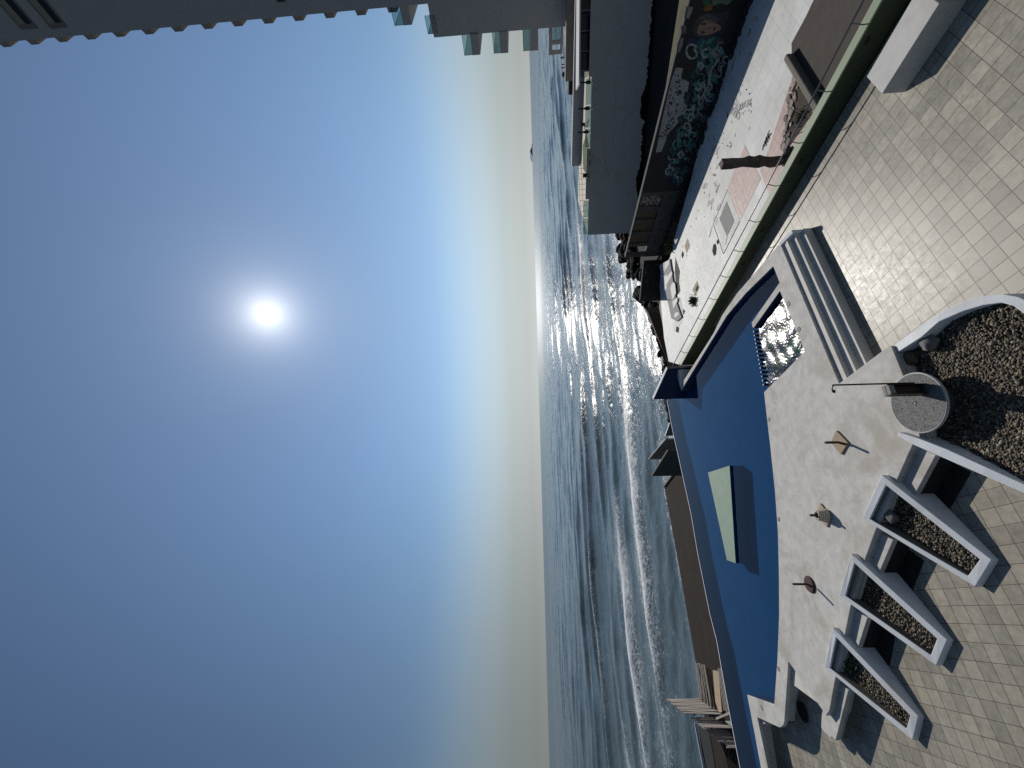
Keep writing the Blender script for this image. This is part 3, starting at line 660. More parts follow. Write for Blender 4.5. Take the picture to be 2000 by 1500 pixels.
# boulder maker
def rockmesh(name, r, seed, flat=.7, sub=3, amp=.35):
    bm = bmesh.new(); bmesh.ops.create_icosphere(bm, subdivisions=sub, radius=1)
    for v in bm.verts:
        p = v.co.copy(); n = mnoise.noise(p*1.3+Vector((seed*3.1, seed, 0)))*amp+mnoise.noise(p*3.5+Vector((seed, 0, 0)))*amp*.3
        v.co = p*(1+n); v.co.z *= flat; v.co *= r
    me = bpy.data.meshes.new(name); bm.to_mesh(me); bm.free()
    for q in me.polygons: q.use_smooth = sub >= 3
    return me
def boulder(name, x, y, z, r, seed, m, label, cat='boulder', group=None, flat=.7):
    me = rockmesh(name, r, seed, flat); me.materials.append(m); o = bpy.data.objects.new(name, me); C.objects.link(o)
    o.location = G(x, y, z); o.rotation_euler = (0, 0, seed); return tag(o, label, cat, group)
boulder('boulder', 1740, 1009, .42, .15, 2, M['boulder'], 'round grey boulder among pebbles in the wedge planter nearest the curved bed')
mb = MB()
rw = random.Random(5)
for k in range(46):
    p = G(1660+rw.gauss(0, 5), 1302+rw.gauss(0, 5), .36); a = rw.uniform(0, 6.28); l = rw.uniform(.05, .11); d = Vector((math.cos(a), math.sin(a), rw.uniform(.5, 1.3))); s_ = Vector((-math.sin(a), math.cos(a), 0))*.016
    mb.quad(p-s_*.4, p+s_*.4, p+d*l*.6+s_, p+d*l, p+d*l*.6-s_)
tag(build('weed_plant', mb, M['leaf'], None, fix=False), 'small green weed in the wedge planter farthest from the curved bed', 'plant')

# the large curved bed
o_out = [(1746,674),(1780,649),(1832,613),(1880,590),(1920,578),(1960,574.4),(1990,580),(2015,592),(2045,625),(2070,680),(2085,760),(2082,860),(2060,930),(2030,978),(2000,963),(1919,928),(1827.5,888),(1782.5,868),(1752.5,852)]
o_in = [(1753,688),(1800,658),(1834,628),(1880,608),(1920,596),(1956,591),(1980,598),(2000,613),(2025,645),(2045,690),(2058,760),(2055,850),(2040,915),(2018,953),(2000,946),(1925,912),(1850,878),(1796,857),(1755,844)]
def zrim(x, y): return .50 if x < 1800 else max(.22, .50-(x-1800)/200*.24)
def zrl(x): return max(.24, .70-(x-1753)/250*.42)
ov = [G(x, y, zrim(x, y) if y < 800 and x < 2040 else zrl(x)) for x, y in o_out]
iv = [G(x, y, zrim(x, y) if y < 800 and x < 2040 else zrl(x)) for x, y in o_in]
bed = thing('curved_planter', 'large planter with a curving white wall, filled with pebbles', 'planter', Vector((G(1900, 760).x, G(1900, 760).y, 0)))
mb = MB(); n = len(ov)
vs = ov+iv+[Vector((p.x, p.y, 0)) for p in ov]+[Vector((p.x, p.y, 0)) for p in iv]; fs = []
for k in range(n-1):
    fs += [(k, k+1, n+k+1, n+k), (k, 2*n+k, 2*n+k+1, k+1), (n+k, n+k+1, 3*n+k+1, 3*n+k)]
fs += [(0, n, 3*n, 2*n), (n-1, 2*n+n-1, 3*n+n-1, n+n-1)]
mb.add(vs, fs); build('planter_wall', mb, M['white'], bed, .01)
def zbed(x, y): return .30-.14*max(0, min(1, (11.0-y)/4.0))
bedpoly = [Vector((p.x, p.y, 0)) for p in iv]+[Vector((p.x, p.y, 0)) for p in PX([(1800,856),(1790,800),(1765,733),(1742,678)], ZD)]
mb = MB(); mb.quad(*[Vector((p.x, p.y, zbed(p.x, p.y)-.012)) for p in bedpoly]); build('soil_bed', mb, M['soil'], bed)
bx_, by_ = G(1965, 625, .2).x, G(1965, 625, .2).y
pebbles(bedpoly, zbed, 13500, .014, .030, 'pebble_bed', 'mixed grey and tan pebbles filling the large curved bed', lambda x, y, r: math.hypot(x-bx_, y-by_) < .45 and r.rand() < .6)
boulder('boulder', 1814, 668, .34, .17, 4, M['boulder'], 'oval grey boulder against the curved white wall in the large bed')
boulder('boulder', 1777, 701, .33, .15, 6, M['boulder_b'], 'brown boulder beside the deck edge in the large bed')

# ================================================================== SHOWER
tc = G(1790, 786.5, .6); tr_ = ((G(1790, 727, .6)-tc).length+(G(1790, 845.5, .6)-tc).length)/2
tray = thing('shower_tray', 'round mosaic shower tray half on the deck and half over the pebbles', 'shower tray', Vector((tc.x, tc.y, 0)))
mb = MB(); mb.lathe(Vector((tc.x, tc.y, 0)), [(tr_-.012, .545), (tr_, .552), (tr_, .592), (tr_-.012, .60)], 64); build('tray_body', mb, M['mosaic_g'], tray, smooth=False)
mb = MB(); mb.lathe(Vector((tc.x, tc.y, 0)), [(tr_*.6, .1), (tr_*.62, .544)], 40); build('tray_foot', mb, M['stained'], tray)
mb = MB(); mb.lathe(Vector((tc.x, tc.y, 0)), [(tr_-.028, .596), (tr_-.028, .604)], 64); build('mosaic_top', mb, M['mosaic'], tray)
mb = MB(); mb.lathe(G(1787, 786, .604), [(.04, 0), (.04, .004), (.03, .008), (.012, .006)], 20); build('drain_grate', mb, M['steel'], tray)
pb = G(1838, 760, .28); px_ = Vector((pb.x, pb.y, 0))
sh_ = thing('outdoor_shower', 'dark steel beam post with a thin pipe and small shower head', 'shower', px_)
zt = rise(Vector((pb.x, pb.y, .2)), 1731)
mb = MB(); hx, hy = .095, .085
u1, u2 = Vector((math.cos(R(20)), math.sin(R(20)), 0)), Vector((-math.sin(R(20)), math.cos(R(20)), 0))
cz = Vector((0, 0, 1)); c = Vector((pb.x, pb.y, (zt+.1)/2)); hh = (zt-.1)/2
for sgn in (-1, 1): mb.box(c+u1*(sgn*hx), u1, u2, cz, .008, hy, hh)
mb.box(c, u1, u2, cz, hx, .007, hh); build('beam_post', mb, M['steel'], sh_)
mb = MB(); mb.box(Vector((pb.x, pb.y, zt-.05)), u1, u2, cz, hx-.012, hy-.004, .05); build('post_infill', mb, M['greydark'], sh_)
pp = Vector((pb.x, pb.y, 0))+u1*.135-u2*.02
ztp = rise(Vector((pp.x, pp.y, .2)), 1627)
mb = MB(); mb.tube([Vector((pp.x, pp.y, .75)), Vector((pp.x, pp.y, ztp))], .016, 10); build('riser_pipe', mb, M['steel'], sh_, smooth=True)
hd = Vector((-.8, .35, 0)).normalized()
mb = MB(); tp_ = Vector((pp.x, pp.y, ztp-.01)); mb.tube([tp_, tp_+hd*.07+Vector((0, 0, .005)), tp_+hd*.12-Vector((0, 0, .02))], .013, 8); arm = build('shower_arm', mb, M['galv'], sh_, smooth=True)
mb = MB(); hp = tp_+hd*.14-Vector((0, 0, .06)); mb.tube([hp+Vector((0, 0, .05)), hp+Vector((0, 0, .02)), hp], [.012, .03, .035], 12); build('shower_head', mb, M['steel'], arm)
for zz in (.8, zt-.12):
    mb = MB(); mb.bar(Vector((pp.x, pp.y, zz)), Vector((pb.x, pb.y, zz))+u1*.09, .03, .02); build('pipe_clamp', mb, M['steel'], sh_)

# ================================================================== PARASOL BASES ON THE DECK
def slab(x0, pts, z, h):
    mb = MB(); mb.prism(PX(pts, z+h), z); return mb
b1_ = G(1650, 868, ZD); r1 = thing('parasol_base', 'square sandstone parasol base with a leaning rusty tube, nearest the shower', 'parasol base', b1_, 'parasol bases on the deck')
build('base_slab', slab(0, [(1633,841),(1622,864),(1642,888),(1655.5,864.5)], ZD, .045), M['sand'], r1, .006)
mb = MB(); q0 = G(1652, 868, ZD+.05); q1 = G(1637, 864, ZD+.17); q2 = Vector((q1.x, q1.y, rise(q1, 1612))); mb.tube([q0, q1, q2], .031, 10); build('pole_stub', mb, M['rust'], r1)
b2_ = G(1612, 1008, ZD); r2 = thing('parasol_base', 'square sandstone parasol base with a rope coiled round its tube', 'parasol base', b2_, 'parasol bases on the deck')
build('base_slab', slab(0, [(1602,983),(1594,1006),(1615,1030),(1621,1008)], ZD, .04), M['sand'], r2, .006)
q0 = G(1614, 1007, ZD+.04); mb = MB()
for k in range(5):
    rr_ = .150-.013*k; cc = q0+Vector((0, .02, .025+.046*k))
    mb.tube([cc+Vector((rr_*math.cos(a), rr_*math.sin(a), .006*math.sin(3*a))) for a in np.linspace(0, 6.2, 26)], .031, 8)
build('coiled_rope', mb, M['cream'], r2, smooth=True)
mb = MB(); qt = q0+Vector((0, .03, .0)); mb.tube([qt, Vector((qt.x, qt.y, rise(qt, 1583)))], .032, 10); build('pole_stub', mb, M['rust'], r2)
b3_ = G(1583, 1141, ZD); r3 = thing('parasol_base', 'round rusty iron parasol base with a bent tube, farthest from the shower', 'parasol base', b3_, 'parasol bases on the deck')
mb = MB(); mb.lathe(G(1582.5, 1141, ZD), [(.22, 0), (.22, .03), (.2, .05), (.08, .055)], 36); build('base_disc', mb, M['rust'], r3)
mb = MB(); q0 = G(1590, 1148, ZD+.06); q1 = G(1576, 1141, ZD+.16); mb.tube([q0, q1, Vector((q1.x, q1.y, rise(q1, 1549)))], .030, 10); build('pole_stub', mb, M['rust'], r3)
# black rubber disc in the shaded corner
mb = MB(); mb.lathe(G(1568.5, 1390.5, 0), [(.27, .004), (.27, .03), (.22, .045), (.16, .03)], 36); tag(build('round_mat', mb, M['hole'], None), 'round black rubber lid lying in the shaded corner below the deck', 'lid')
# ================================================================== NEIGHBOURING LOT
lot_px = [(1780,0),(1326,712),(1306,706),(1297,660),(1288,560),(1291,520),(1308,505),(1316,470),(1350,350),(1372,250),(1408,136),(1464,0)]
lp = PX(lot_px, ZL); lp = [ci0+back-Vector((0,0,.5-ZL))] + [Vector((p.x, p.y, ZL)) for p in lp[:]] + [G(1464, 0, ZL)-E1*8]
mb = MB(); mb.prism(lp, -7.2); struct('lot_floor', mb, M['lot'], 'white tiled floor of the abandoned lot next door, scribbled and chipped', cat='lot floor')
def patch(pts, m, z, label, name='floor_patch', cat='floor patch', hgt=.006):
    mb = MB(); mb.prism(PX(pts, ZL+z+hgt), ZL+z); return struct(name, mb, m, label, cat=cat)
patch([(1455,283),(1486,349),(1445,432),(1421,366)], M['pink'], .0, 'diamond of pink tiles in the white lot floor', 'pink_tile_patch', 'tile patch')
patch([(1548,148),(1510,264),(1503,286),(1484,334),(1502,382),(1560,300),(1600,206),(1585,180),(1575,178)], M['pink'], .0, 'pink tiled band along the green parapet', 'pink_tile_band', 'tile patch')
patch([(1393,437),(1421,370),(1445,432),(1413,496)], M['grey_tile'], .0, 'square of grey tiles beside the pink diamond', 'grey_tile_patch', 'tile patch')
patch([(1419,393),(1434,432),(1420,462),(1405,427)], M['greydark'], .008, 'dark grey patch inside the grey tile square', 'grey_patch', 'tile patch')
patch([(1405,427),(1420,462),(1417,478),(1402,450)], M['palepatch'], .012, 'white patch inside the grey tile square', 'white_patch', 'tile patch')
for a, b in (((1393,437),(1421,370)),((1393,437),(1413,496)),((1413,496),(1445,432))):
    A, B = G(*a, ZL+.008), G(*b, ZL+.008); mb = MB(); mb.bar(A, B, .03, .012); struct('slab_joint', mb, M['hole'], 'dark joint round the grey tile square', cat='joint')
patch([(1343,465),(1347.5,480),(1341,495),(1337,480)], M['beige'], .0, 'beige bare square where a tile is missing, near the graffiti wall', 'bare_patch')
patch([(1361.5,548),(1366,562),(1358,578),(1352,566)], M['beige'], .0, 'beige bare square with a plant growing from it', 'bare_patch')
for pts, lb in (([(1393,478),(1397,476),(1399,485),(1398,497),(1394,500),(1391,490)], 'dark ragged hole in the white floor beside the grey tile square'), ([(1333,490),(1335.5,497),(1333,505),(1330.5,498)], 'small dark diamond hole near the graffiti wall'), ([(1362,556),(1364,562),(1361,570),(1358,566)], 'dark hole inside the beige bare square with the plant'), ([(1321,637),(1326,640),(1325,650),(1320,648)], 'dark hole at the seaward end of the white floor'), ([(1541,196),(1544,199),(1540,206),(1537,202)], 'small dark hole on the pink band'), ([(1402,467),(1405,472),(1401,478),(1399,472)], 'small dark chip on the corner of the grey square')):
    patch(pts, M['hole'], .009, lb, 'floor_hole', 'hole')
# dirt bed, kerb, broken paving
dp = [(1640,-60),(1589,0),(1574,32),(1546,84),(1546,110),(1600,206),(1607,196),(1662,100),(1706,0),(1720,-60)]
mb = MB(); mb.prism(PX(dp, ZL+.02), ZL-.1); struct('dirt_bed', mb, M['dirt'], 'bare brown dirt patch beside the green parapet', cat='dirt')
kp = [(1538,116),(1541,110),(1556,103),(1640,240),(1600,240),(1598,206),(1560,150)]
mb = MB(); k0, k1 = G(1549, 112, ZL), G(1612, 216, ZL); kd = (k1-k0).normalized(); kn_ = Vector((-kd.y, kd.x, 0))
prof = [k0-kd*.08+kn_*.1, k0-kd*.14, k0-kd*.08-kn_*.12, k1-kn_*.12, k1+kn_*.1]
mb.prism([p+Vector((0, 0, .26)) for p in prof], ZL-.1); tag(build('kerb_wall', mb, M['kerb'], None, .04), 'rounded concrete kerb between the dirt patch and the broken paving', 'kerb')
rs = random.Random(11)
bp_ = [(1548,152),(1560,158),(1590,200),(1585,225),(1545,282),(1530,300),(1525,285),(1535,250),(1545,200)]
mb = MB(); mb.prism(PX(bp_, ZL+.012), ZL); struct('broken_ground', mb, M['soil'], 'dark earth between broken paving stones', cat='earth')
for k in range(30):
    t = k/29; x, y = 1550-22*t+rs.uniform(-6, 9), 156+138*t+rs.uniform(-4, 4); c = G(x, y, ZL+.05); m_ = rs.randint(4, 6); r = rs.uniform(.09, .2); a0_ = rs.uniform(0, 6)
    mb = MB(); mb.prism([c+Vector((r*rs.uniform(.7, 1.1)*math.cos(a0_+6.28*i/m_), r*rs.uniform(.6, 1)*math.sin(a0_+6.28*i/m_), rs.uniform(-.01, .02))) for i in range(m_)], ZL)
    tag(build('paving_stone', mb, M['kerb'] if k % 3 else M['pinkslab'], None, .008), 'broken irregular paving stone lying on dark earth beside the pink band', 'stone', 'broken paving stones')
def grass(name, px, z, n, spread, hgt, label):
    mb = MB(); c0 = G(*px, z)
    for k in range(n):
        a, rr_ = rs.uniform(0, 6.28), abs(rs.gauss(0, spread)); p = c0+Vector((math.cos(a)*rr_, math.sin(a)*rr_, 0)); h = rs.uniform(.5, 1)*hgt; b = rs.uniform(0, 6.28)
        d = Vector((math.cos(b)*.5, math.sin(b)*.5, 1))*h; s_ = Vector((-math.sin(b), math.cos(b), 0))*h*.10
        mb.quad(p-s_, p+s_, p+d*.6+s_, p+d, p+d*.6-s_)
    return tag(build(name, mb, M['leaf'], None, fix=False), label, 'plant')
grass('grass_tuft', (1566,228), ZL+.02, 260, .22, .13, 'green grass tuft between the broken paving stones')
grass('leafy_weed', (1356,588), ZL, 200, .16, .3, 'green weed growing out of the bare square in the white floor')
grass('leafy_weed', (1311,480), ZL, 160, .25, .5, 'green bush at the foot of the graffiti wall')
# broken concrete column
cb_ = G(1536, 313, ZL); ct = rise(cb_, 1409)
col = thing('broken_column', 'rust stained broken concrete column standing on the pink tiles', 'column', cb_)
vs = []; mb = MB(); hw = .14; lv = 12
for i in range(lv+1):
    z = ZL+(ct-ZL)*i/lv
    for j, (sx, sy) in enumerate(((-1,-1),(1,-1),(1,1),(-1,1))):
        e = rs.uniform(-.02, .025)*(2.2 if rs.random() < .25 else 1)
        vs.append(cb_*1+E2*(sx*(hw+e))+E1*(sy*(hw*.9+e))+Vector((0, 0, z-ZL)))
fs = [(4*i+j, 4*i+(j+1) % 4, 4*i+4+(j+1) % 4, 4*i+4+j) for i in range(lv) for j in range(4)]+[(3,2,1,0), (4*lv, 4*lv+1, 4*lv+2, 4*lv+3)]
mb.add(vs, fs); build('column_shaft', mb, M['column'], col, .01)
me = rockmesh('column_rubble', .3, 3, .5, 3, .5); me.materials.append(M['column']); o = bpy.data.objects.new('rubble_foot', me); C.objects.link(o); o.parent = col; o.location = Vector((.05, -.1, .05))
# scribbles on the lot floor
def stroke(mb, P0, U, V, pts, w, off):
    """a flat ribbon through 2D points, drawn on the plane P0 + a*U + b*V"""
    q = [P0+U*a+V*b+off for a, b in pts]
    for a, b in zip(q[:-1], q[1:]):
        d = (b-a)
        if d.length < 1e-5: continue
        d.normalize(); n = U.cross(V).normalized(); s_ = d.cross(n)*w/2; e = d*w*.35
        mb.quad(a-s_-e, b-s_+e, b+s_+e, a+s_-e)
def glyph(r):
    k = r.randint(0, 6)
    if k == 0: return [(0,0),(.15,1),(.3,.1),(.45,1)]
    if k == 1: return [(.4,.9),(.1,.8),(.05,.55),(.35,.45),(.4,.15),(.1,0)]
    if k == 2: return [(0,1),(.4,1),(.05,0),(.45,0)]
    if k == 3: return [(.25+.25*math.cos(a), .5+.45*math.sin(a)) for a in np.linspace(0, 6, 9)]
    if k == 4: return [(0,1),(.2,.5),(.4,1),(.2,.5),(.18,0)]
    if k == 5: return [(0,0),(.02,1),(.35,.8),(.3,.55),(.02,.5),(.4,0)]
    return [(0,0),(.1,1),(.2,.2),(.3,1),(.38,0)]
mb = MB(); Zv = Vector((0, 0, .007))
def word(px, py, n, size, dirv, up, seed):
    r = random.Random(seed); c = G(px, py, ZL)
    for k in range(n):
        g = glyph(r); o = c+dirv*(size*.62*k)+up*r.uniform(-.06, .06)*size
        stroke(mb, o, dirv*size, up*size, [(a+r.uniform(-.05, .05), b+r.uniform(-.05, .05)) for a, b in g], .013+.010*size, Zv)
du, uu = -E1, E2
word(1438,190,3,.5, E2*-1, E1, 1); word(1432,206,6,.34,(E2*-.9-E1*.2).normalized(),E1,2); word(1440,205,8,.30,(-E1*.6-E2*.8).normalized(),(E1-E2*.3).normalized(),3)
for k in range(16):
    t = rs.random(); x = 1395-30*t+rs.uniform(-8, 45)*(1-t*.3); y = 270+260*t+rs.uniform(-10, 10)
    word(x, y, rs.randint(2, 5), rs.uniform(.15, .4), (E1*rs.uniform(-1, 1)+E2*rs.uniform(-1, 1)).normalized(), (E1*rs.uniform(.3, 1)-E2*rs.uniform(-.4, .6)).normalized(), 40+k)
for k in range(7):
    t = k/7; word(1478-115*t, 42+235*t, rs.randint(1, 4), rs.uniform(.15, .4), -E1, E2, 80+k)
for k in range(60):
    x = rs.uniform(1330, 1470); t = (1500-x)/170; y = 60+t*400+rs.gauss(0, 50); c = G(x, y, ZL); stroke(mb, c, E2, E1, [(0, 0), (rs.uniform(-.08, .08), rs.uniform(-.08, .08)), (rs.uniform(-.12, .12), rs.uniform(-.1, .1))], rs.uniform(.02, .05), Zv)
struct('floor_graffiti', mb, M['ink'], 'black marker scribbles and chips on the white lot floor', cat='graffiti')
mb = MB()
for dx, dy in ((0,0),(3,-6),(-3,7)):
    c = G(1499+dx, 270+dy, ZL); stroke(mb, c, E2, E1, [(-.1,-.1),(0,.06),(.05,.18),(-.03,.3)], .1, Zv)
    stroke(mb, c, E2, E1, [(-.16,.06),(.02,.02),(.14,-.1)], .06, Zv)
struct('floor_stain', mb, M['rust'], 'brown splashed stain on the white floor near the pink band', cat='stain')
# raised tiled block at the seaward end of the lot
tb_ = [(1287,518),(1308,506),(1313,540),(1321,590),(1331,620),(1322,628),(1311,622),(1299,566)]
blk = thing('tiled_block', 'raised white and grey mosaic tiled block at the seaward end of the white lot', 'tiled block', G(1305, 570, ZL))
mb = MB(); mb.prism(PX(tb_, ZL+.10), ZL-.05); build('block_body', mb, M['greydark'], blk, .01)
for k_, pts in enumerate(([(60,320),(230,230),(220,300),(130,450),(150,500),(180,460),(190,500),(265,410),(275,460),(180,640),(185,690),(150,735)], [(255,640),(290,590),(320,620),(330,730),(335,770),(275,880),(245,700)], [(355,840),(360,900),(290,1020),(275,910)], [(320,1090),(370,1080),(380,1120),(340,1160),(300,1160)])):
    mb = MB(); mb.prism(PX([(1280+a/8.33, 480+b/8.33) for a, b in pts], ZL+.106), ZL+.101); build('white_mosaic', mb, M['palepatch'], blk)

patch([(1319,502),(1328,530),(1326,550),(1329,568),(1324,576),(1320,556),(1318,530)], M['stained'], .0, 'dark weathered zigzag patch along the tiled block', 'worn_patch')
patch([(1335,603),(1338.5,608),(1335,615),(1332,612)], M['stained'], .0, 'small dark worn corner beside the tiled block', 'worn_patch')
patch([(1323.8,587),(1328,582),(1334,612),(1330.4,630),(1325.6,638),(1316,648),(1314.8,636),(1317,626.5),(1328,624),(1330.4,620.5)], M['palepatch'], .008, 'bright white painted kerb line by the tiled block', 'white_kerb_line')
mb = MB(); mb.prism(PX([(1292,561),(1312,630),(1322,676),(1310,690),(1298,655),(1287,600)], -1.75), -7); tag(build('pink_slab', mb, M['pinkslab'], None, .02), 'faded pink slab on the seaward side of the tiled block', 'slab')

# ================================================================== GRAFFITI WALL
g0, g1 = G(1464, 0, ZL), G(1358, 300, ZL); gd = (g1-g0).normalized(); gn = Vector((gd.y, -gd.x, 0))
if gn.dot(-g0) < 0: gn = -gn
def W(x, y, off=.006): return onplane(x, y, g0+gn*off, gn)
gend = W(1287, 500, 0); gl = (gend-g0).dot(gd)
gw = thing('graffiti_wall', 'long dark boundary wall covered in teal and white graffiti with a painted face', 'wall', g0)
def wp_(t, h, off=0): return g0+gd*t+gn*off+Vector((0, 0, h-ZL))
mb = MB(); mb.prism([wp_(-9, 1.05), wp_(gl*.62, 1.05), wp_(gl*.62, 1.05, -.3), wp_(-9, 1.05, -.3)], -6.9); build('wall_body', mb, M['dark_wall'], gw)
mb = MB(); mb.prism([wp_(-9, 1.10, .02), wp_(gl, 1.10, .02), wp_(gl, 1.10, -.32), wp_(-9, 1.10, -.32)], 1.052); build('wall_cap', mb, M['stained'], gw, .01)
# panelled seaward half: posts, beam, recessed panels, low wall
t0 = gl*.62; npan = 5
mb = MB(); mb.prism([wp_(t0, -.35, .0), wp_(gl, -.35, .0), wp_(gl, -.35, -.28), wp_(t0, -.35, -.28)], -6.9); build('low_wall', mb, M['stained'], gw)
for k in range(npan+1):
    t = t0+(gl-t0-.3)*k/npan; mb = MB(); mb.prism([wp_(t, 1.05, .01), wp_(t+.28, 1.05, .01), wp_(t+.28, 1.05, -.27), wp_(t, 1.05, -.27)], -.36); build('wall_post', mb, M['stained'], gw)
    if k < npan-1:
        ta, tb2 = t+.28, t0+(gl-t0-.3)*(k+1)/npan; mb = MB(); mb.prism([wp_(ta, 1.05, -.14), wp_(tb2, 1.05, -.14), wp_(tb2, 1.05, -.22), wp_(ta, 1.05, -.22)], -.36); build('wall_panel', mb, M['brick'], gw)
        if k == 0:
            mb = MB()
            for q_ in range(60):
                tt = rs.uniform(ta, tb2); hh_ = rs.uniform(-.3, .9); mb.bar(wp_(tt, hh_, -.12), wp_(tt+rs.uniform(-.4, .4), hh_+rs.uniform(-.3, .3), -.11), .04, .03)
            build('stacked_twigs', mb, M['wood_grey'], gw)
# paint: pale ground, face, lettering (flat coats a few mm proud of the wall)
def coat(name, pts, col, off, parent=gw):
    mb = MB(); mb.quad(*[W(1280+x/5, y/5, off) for x, y in pts]); return build(name, mb, paint(col), parent, fix=False)
coat('paint_patch', [(200,660),(270,665),(250,760),(330,800),(300,1000),(240,1180),(130,1300),(60,1480),(5,1490),(60,1200),(110,980),(150,800)], (.42,.43,.45), .004)
coat('paint_patch', [(300,60),(370,70),(350,130),(330,180),(280,180),(290,110)], (.35,.33,.29), .004)
coat('paint_patch', [(240,370),(275,370),(265,440),(240,510),(205,510),(215,430)], (.33,.32,.29), .004)
coat('paint_patch', [(250,250),(300,250),(300,320),(255,330)], (.22,.21,.19), .004)
coat('paint_patch', [(600,400),(665,400),(650,480),(600,490)], (.25,.23,.2), .004)
coat('paint_patch', [(460,0),(545,0),(540,40),(510,65),(470,50)], (.05,.14,.06), .004)
coat('paint_patch', [(475,70),(550,40),(560,90),(500,115),(470,100)], (.32,.13,.02), .005)
coat('paint_patch', [(555,0),(760,0),(700,50),(640,30),(560,60)], (.16,.22,.13), .004)
fm = thing('painted_face', 'x', 'y', g0) if False else None
coat('mural_hair', [(360,300),(380,220),(430,150),(520,120),(600,130),(680,110),(740,100),(720,160),(690,220),(660,300),(620,345),(560,360),(440,370),(380,350)], (.07,.055,.07), .005)
coat('mural_hair', [(430,165),(520,135),(590,160),(640,200),(600,215),(520,180),(450,195)], (.13,.10,.13), .007)
face = coat('mural_face', [(408,300),(420,262),(450,215),(490,192),(535,190),(560,205),(610,235),(640,262),(638,288),(600,308),(560,325),(500,345),(450,345),(415,330)], (.44,.30,.20), .009)
coat('mural_face_shade', [(490,192),(535,190),(560,205),(610,235),(600,240),(545,225),(505,215)], (.27,.18,.13), .011)
for nm, pts, col in (('mural_eye', [(448,318),(462,300),(480,306),(486,318),(470,332),(452,333)], (.10,.06,.06)), ('mural_eye', [(462,232),(478,216),(498,226),(500,240),(484,246),(466,246)], (.10,.06,.06)), ('mural_brow', [(430,322),(442,296),(450,294),(440,325)], (.08,.05,.05)), ('mural_brow', [(440,246),(458,216),(468,212),(452,250)], (.08,.05,.05)), ('mural_nose', [(480,276),(516,280),(535,270),(540,284),(520,292),(484,284)], (.30,.19,.14)), ('mural_nose', [(520,262),(536,262),(540,278),(526,276)], (.2,.11,.09)), ('mural_lips', [(560,290),(568,268),(582,262),(592,272),(586,292),(572,304)], (.26,.07,.07))):
    coat(nm, pts, col, .013)
coat('mural_scarf', [(300,420),(330,370),(440,378),(560,360),(640,300),(660,250),(670,290),(640,350),(600,380),(560,420),(460,430),(380,440)], (.02,.05,.10), .006)
coat('mural_scarf', [(420,470),(470,400),(560,365),(600,360),(580,400),(520,440),(470,500),(420,560),(380,580)], (.06,.30,.25), .008)
coat('mural_flower', [(405,520),(420,495),(445,488),(460,500),(440,520),(415,532)], (.30,.03,.04), .010)
def arcpts(r, x, y, s):
    k = r.randint(0, 3); a0 = r.uniform(0, 6.28); n = 9
    if k == 0: return [(x+s*math.cos(a0+i*.5), y+s*1.3*math.sin(a0+i*.5)) for i in range(n)]
    if k == 1: return [(x+s*(i/n-.5)*2*math.cos(a0)-s*.5*math.sin(i*.8)*math.sin(a0), y+s*(i/n-.5)*2*math.sin(a0)*1.3+s*.5*math.sin(i*.8)*math.cos(a0)) for i in range(n)]
    if k == 2: return [(x+s*(.2+.1*i)*math.cos(a0+i*.7), y+s*(.2+.1*i)*1.3*math.sin(a0+i*.7)) for i in range(n)]
    return [(x, y), (x+s*math.cos(a0), y+s*math.sin(a0)*1.3), (x+s*1.2*math.cos(a0+.6), y+s*1.4*math.sin(a0+.6))]
rg_ = random.Random(23)
def cline(t):                                     # centre of the lettering band (zoom pixels), t = 0..1 from the face seaward
    return (560-360*t+(40 if t < .5 else 0)*(1-t), 470+1260*t)
for ci_, (col, n, w0_, w1_, off) in enumerate((((.02,.03,.06), 150, .10, .30, .015), ((.035,.13,.12), 120, .05, .16, .019), ((.03,.10,.13), 80, .06, .2, .017), ((.008,.008,.012), 110, .05, .12, .023), ((.42,.46,.45), 30, .04, .10, .027), ((.09,.26,.24), 50, .05, .13, .025), ((.25,.03,.05), 9, .05, .12, .021), ((.28,.24,.12), 8, .06, .12, .021))):
    mb = MB()
    for k in range(n):
        t = rg_.random()**.9; cx, cy = cline(t); hwid = 112-25*t
        x, y = cx+rg_.uniform(-1, 1)*hwid, cy+rg_.uniform(-60, 60); s = rg_.uniform(30, 78)*(1-.5*t)
        pts = [W(1280+a/5, b/5, off+rg_.uniform(0, .0015)) for a, b in arcpts(rg_, x, y, s)]
        w = rg_.uniform(w0_, w1_)
        for a, b in zip(pts[:-1], pts[1:]):
            d = b-a
            if d.length < 1e-4 or d.length > 2: continue
            d.normalize(); s_ = d.cross(gn)*w/2; e = d*w*.3; mb.quad(a-s_-e, b-s_+e, b+s_+e, a+s_-e)
    build('graffiti_lettering', mb, paint(col), gw, fix=False)
mb = MB()
for k in range(70):
    t = rg_.random(); x, y = 235-150*t+rg_.uniform(-45, 60), 720+640*t+rg_.uniform(-30, 30); pts = [W(1280+a/5, b/5, .009) for a, b in arcpts(rg_, x, y, rg_.uniform(6, 20))]; w = rg_.uniform(.015, .06)
    for a, b in zip(pts[:-1], pts[1:]):
        d = b-a
        if 1e-4 < d.length < 2: d.normalize(); s_ = d.cross(gn)*w/2; mb.quad(a-s_, b-s_, b+s_, a+s_)
build('graffiti_scribble', mb, paint((.05,.055,.06)), gw, fix=False)
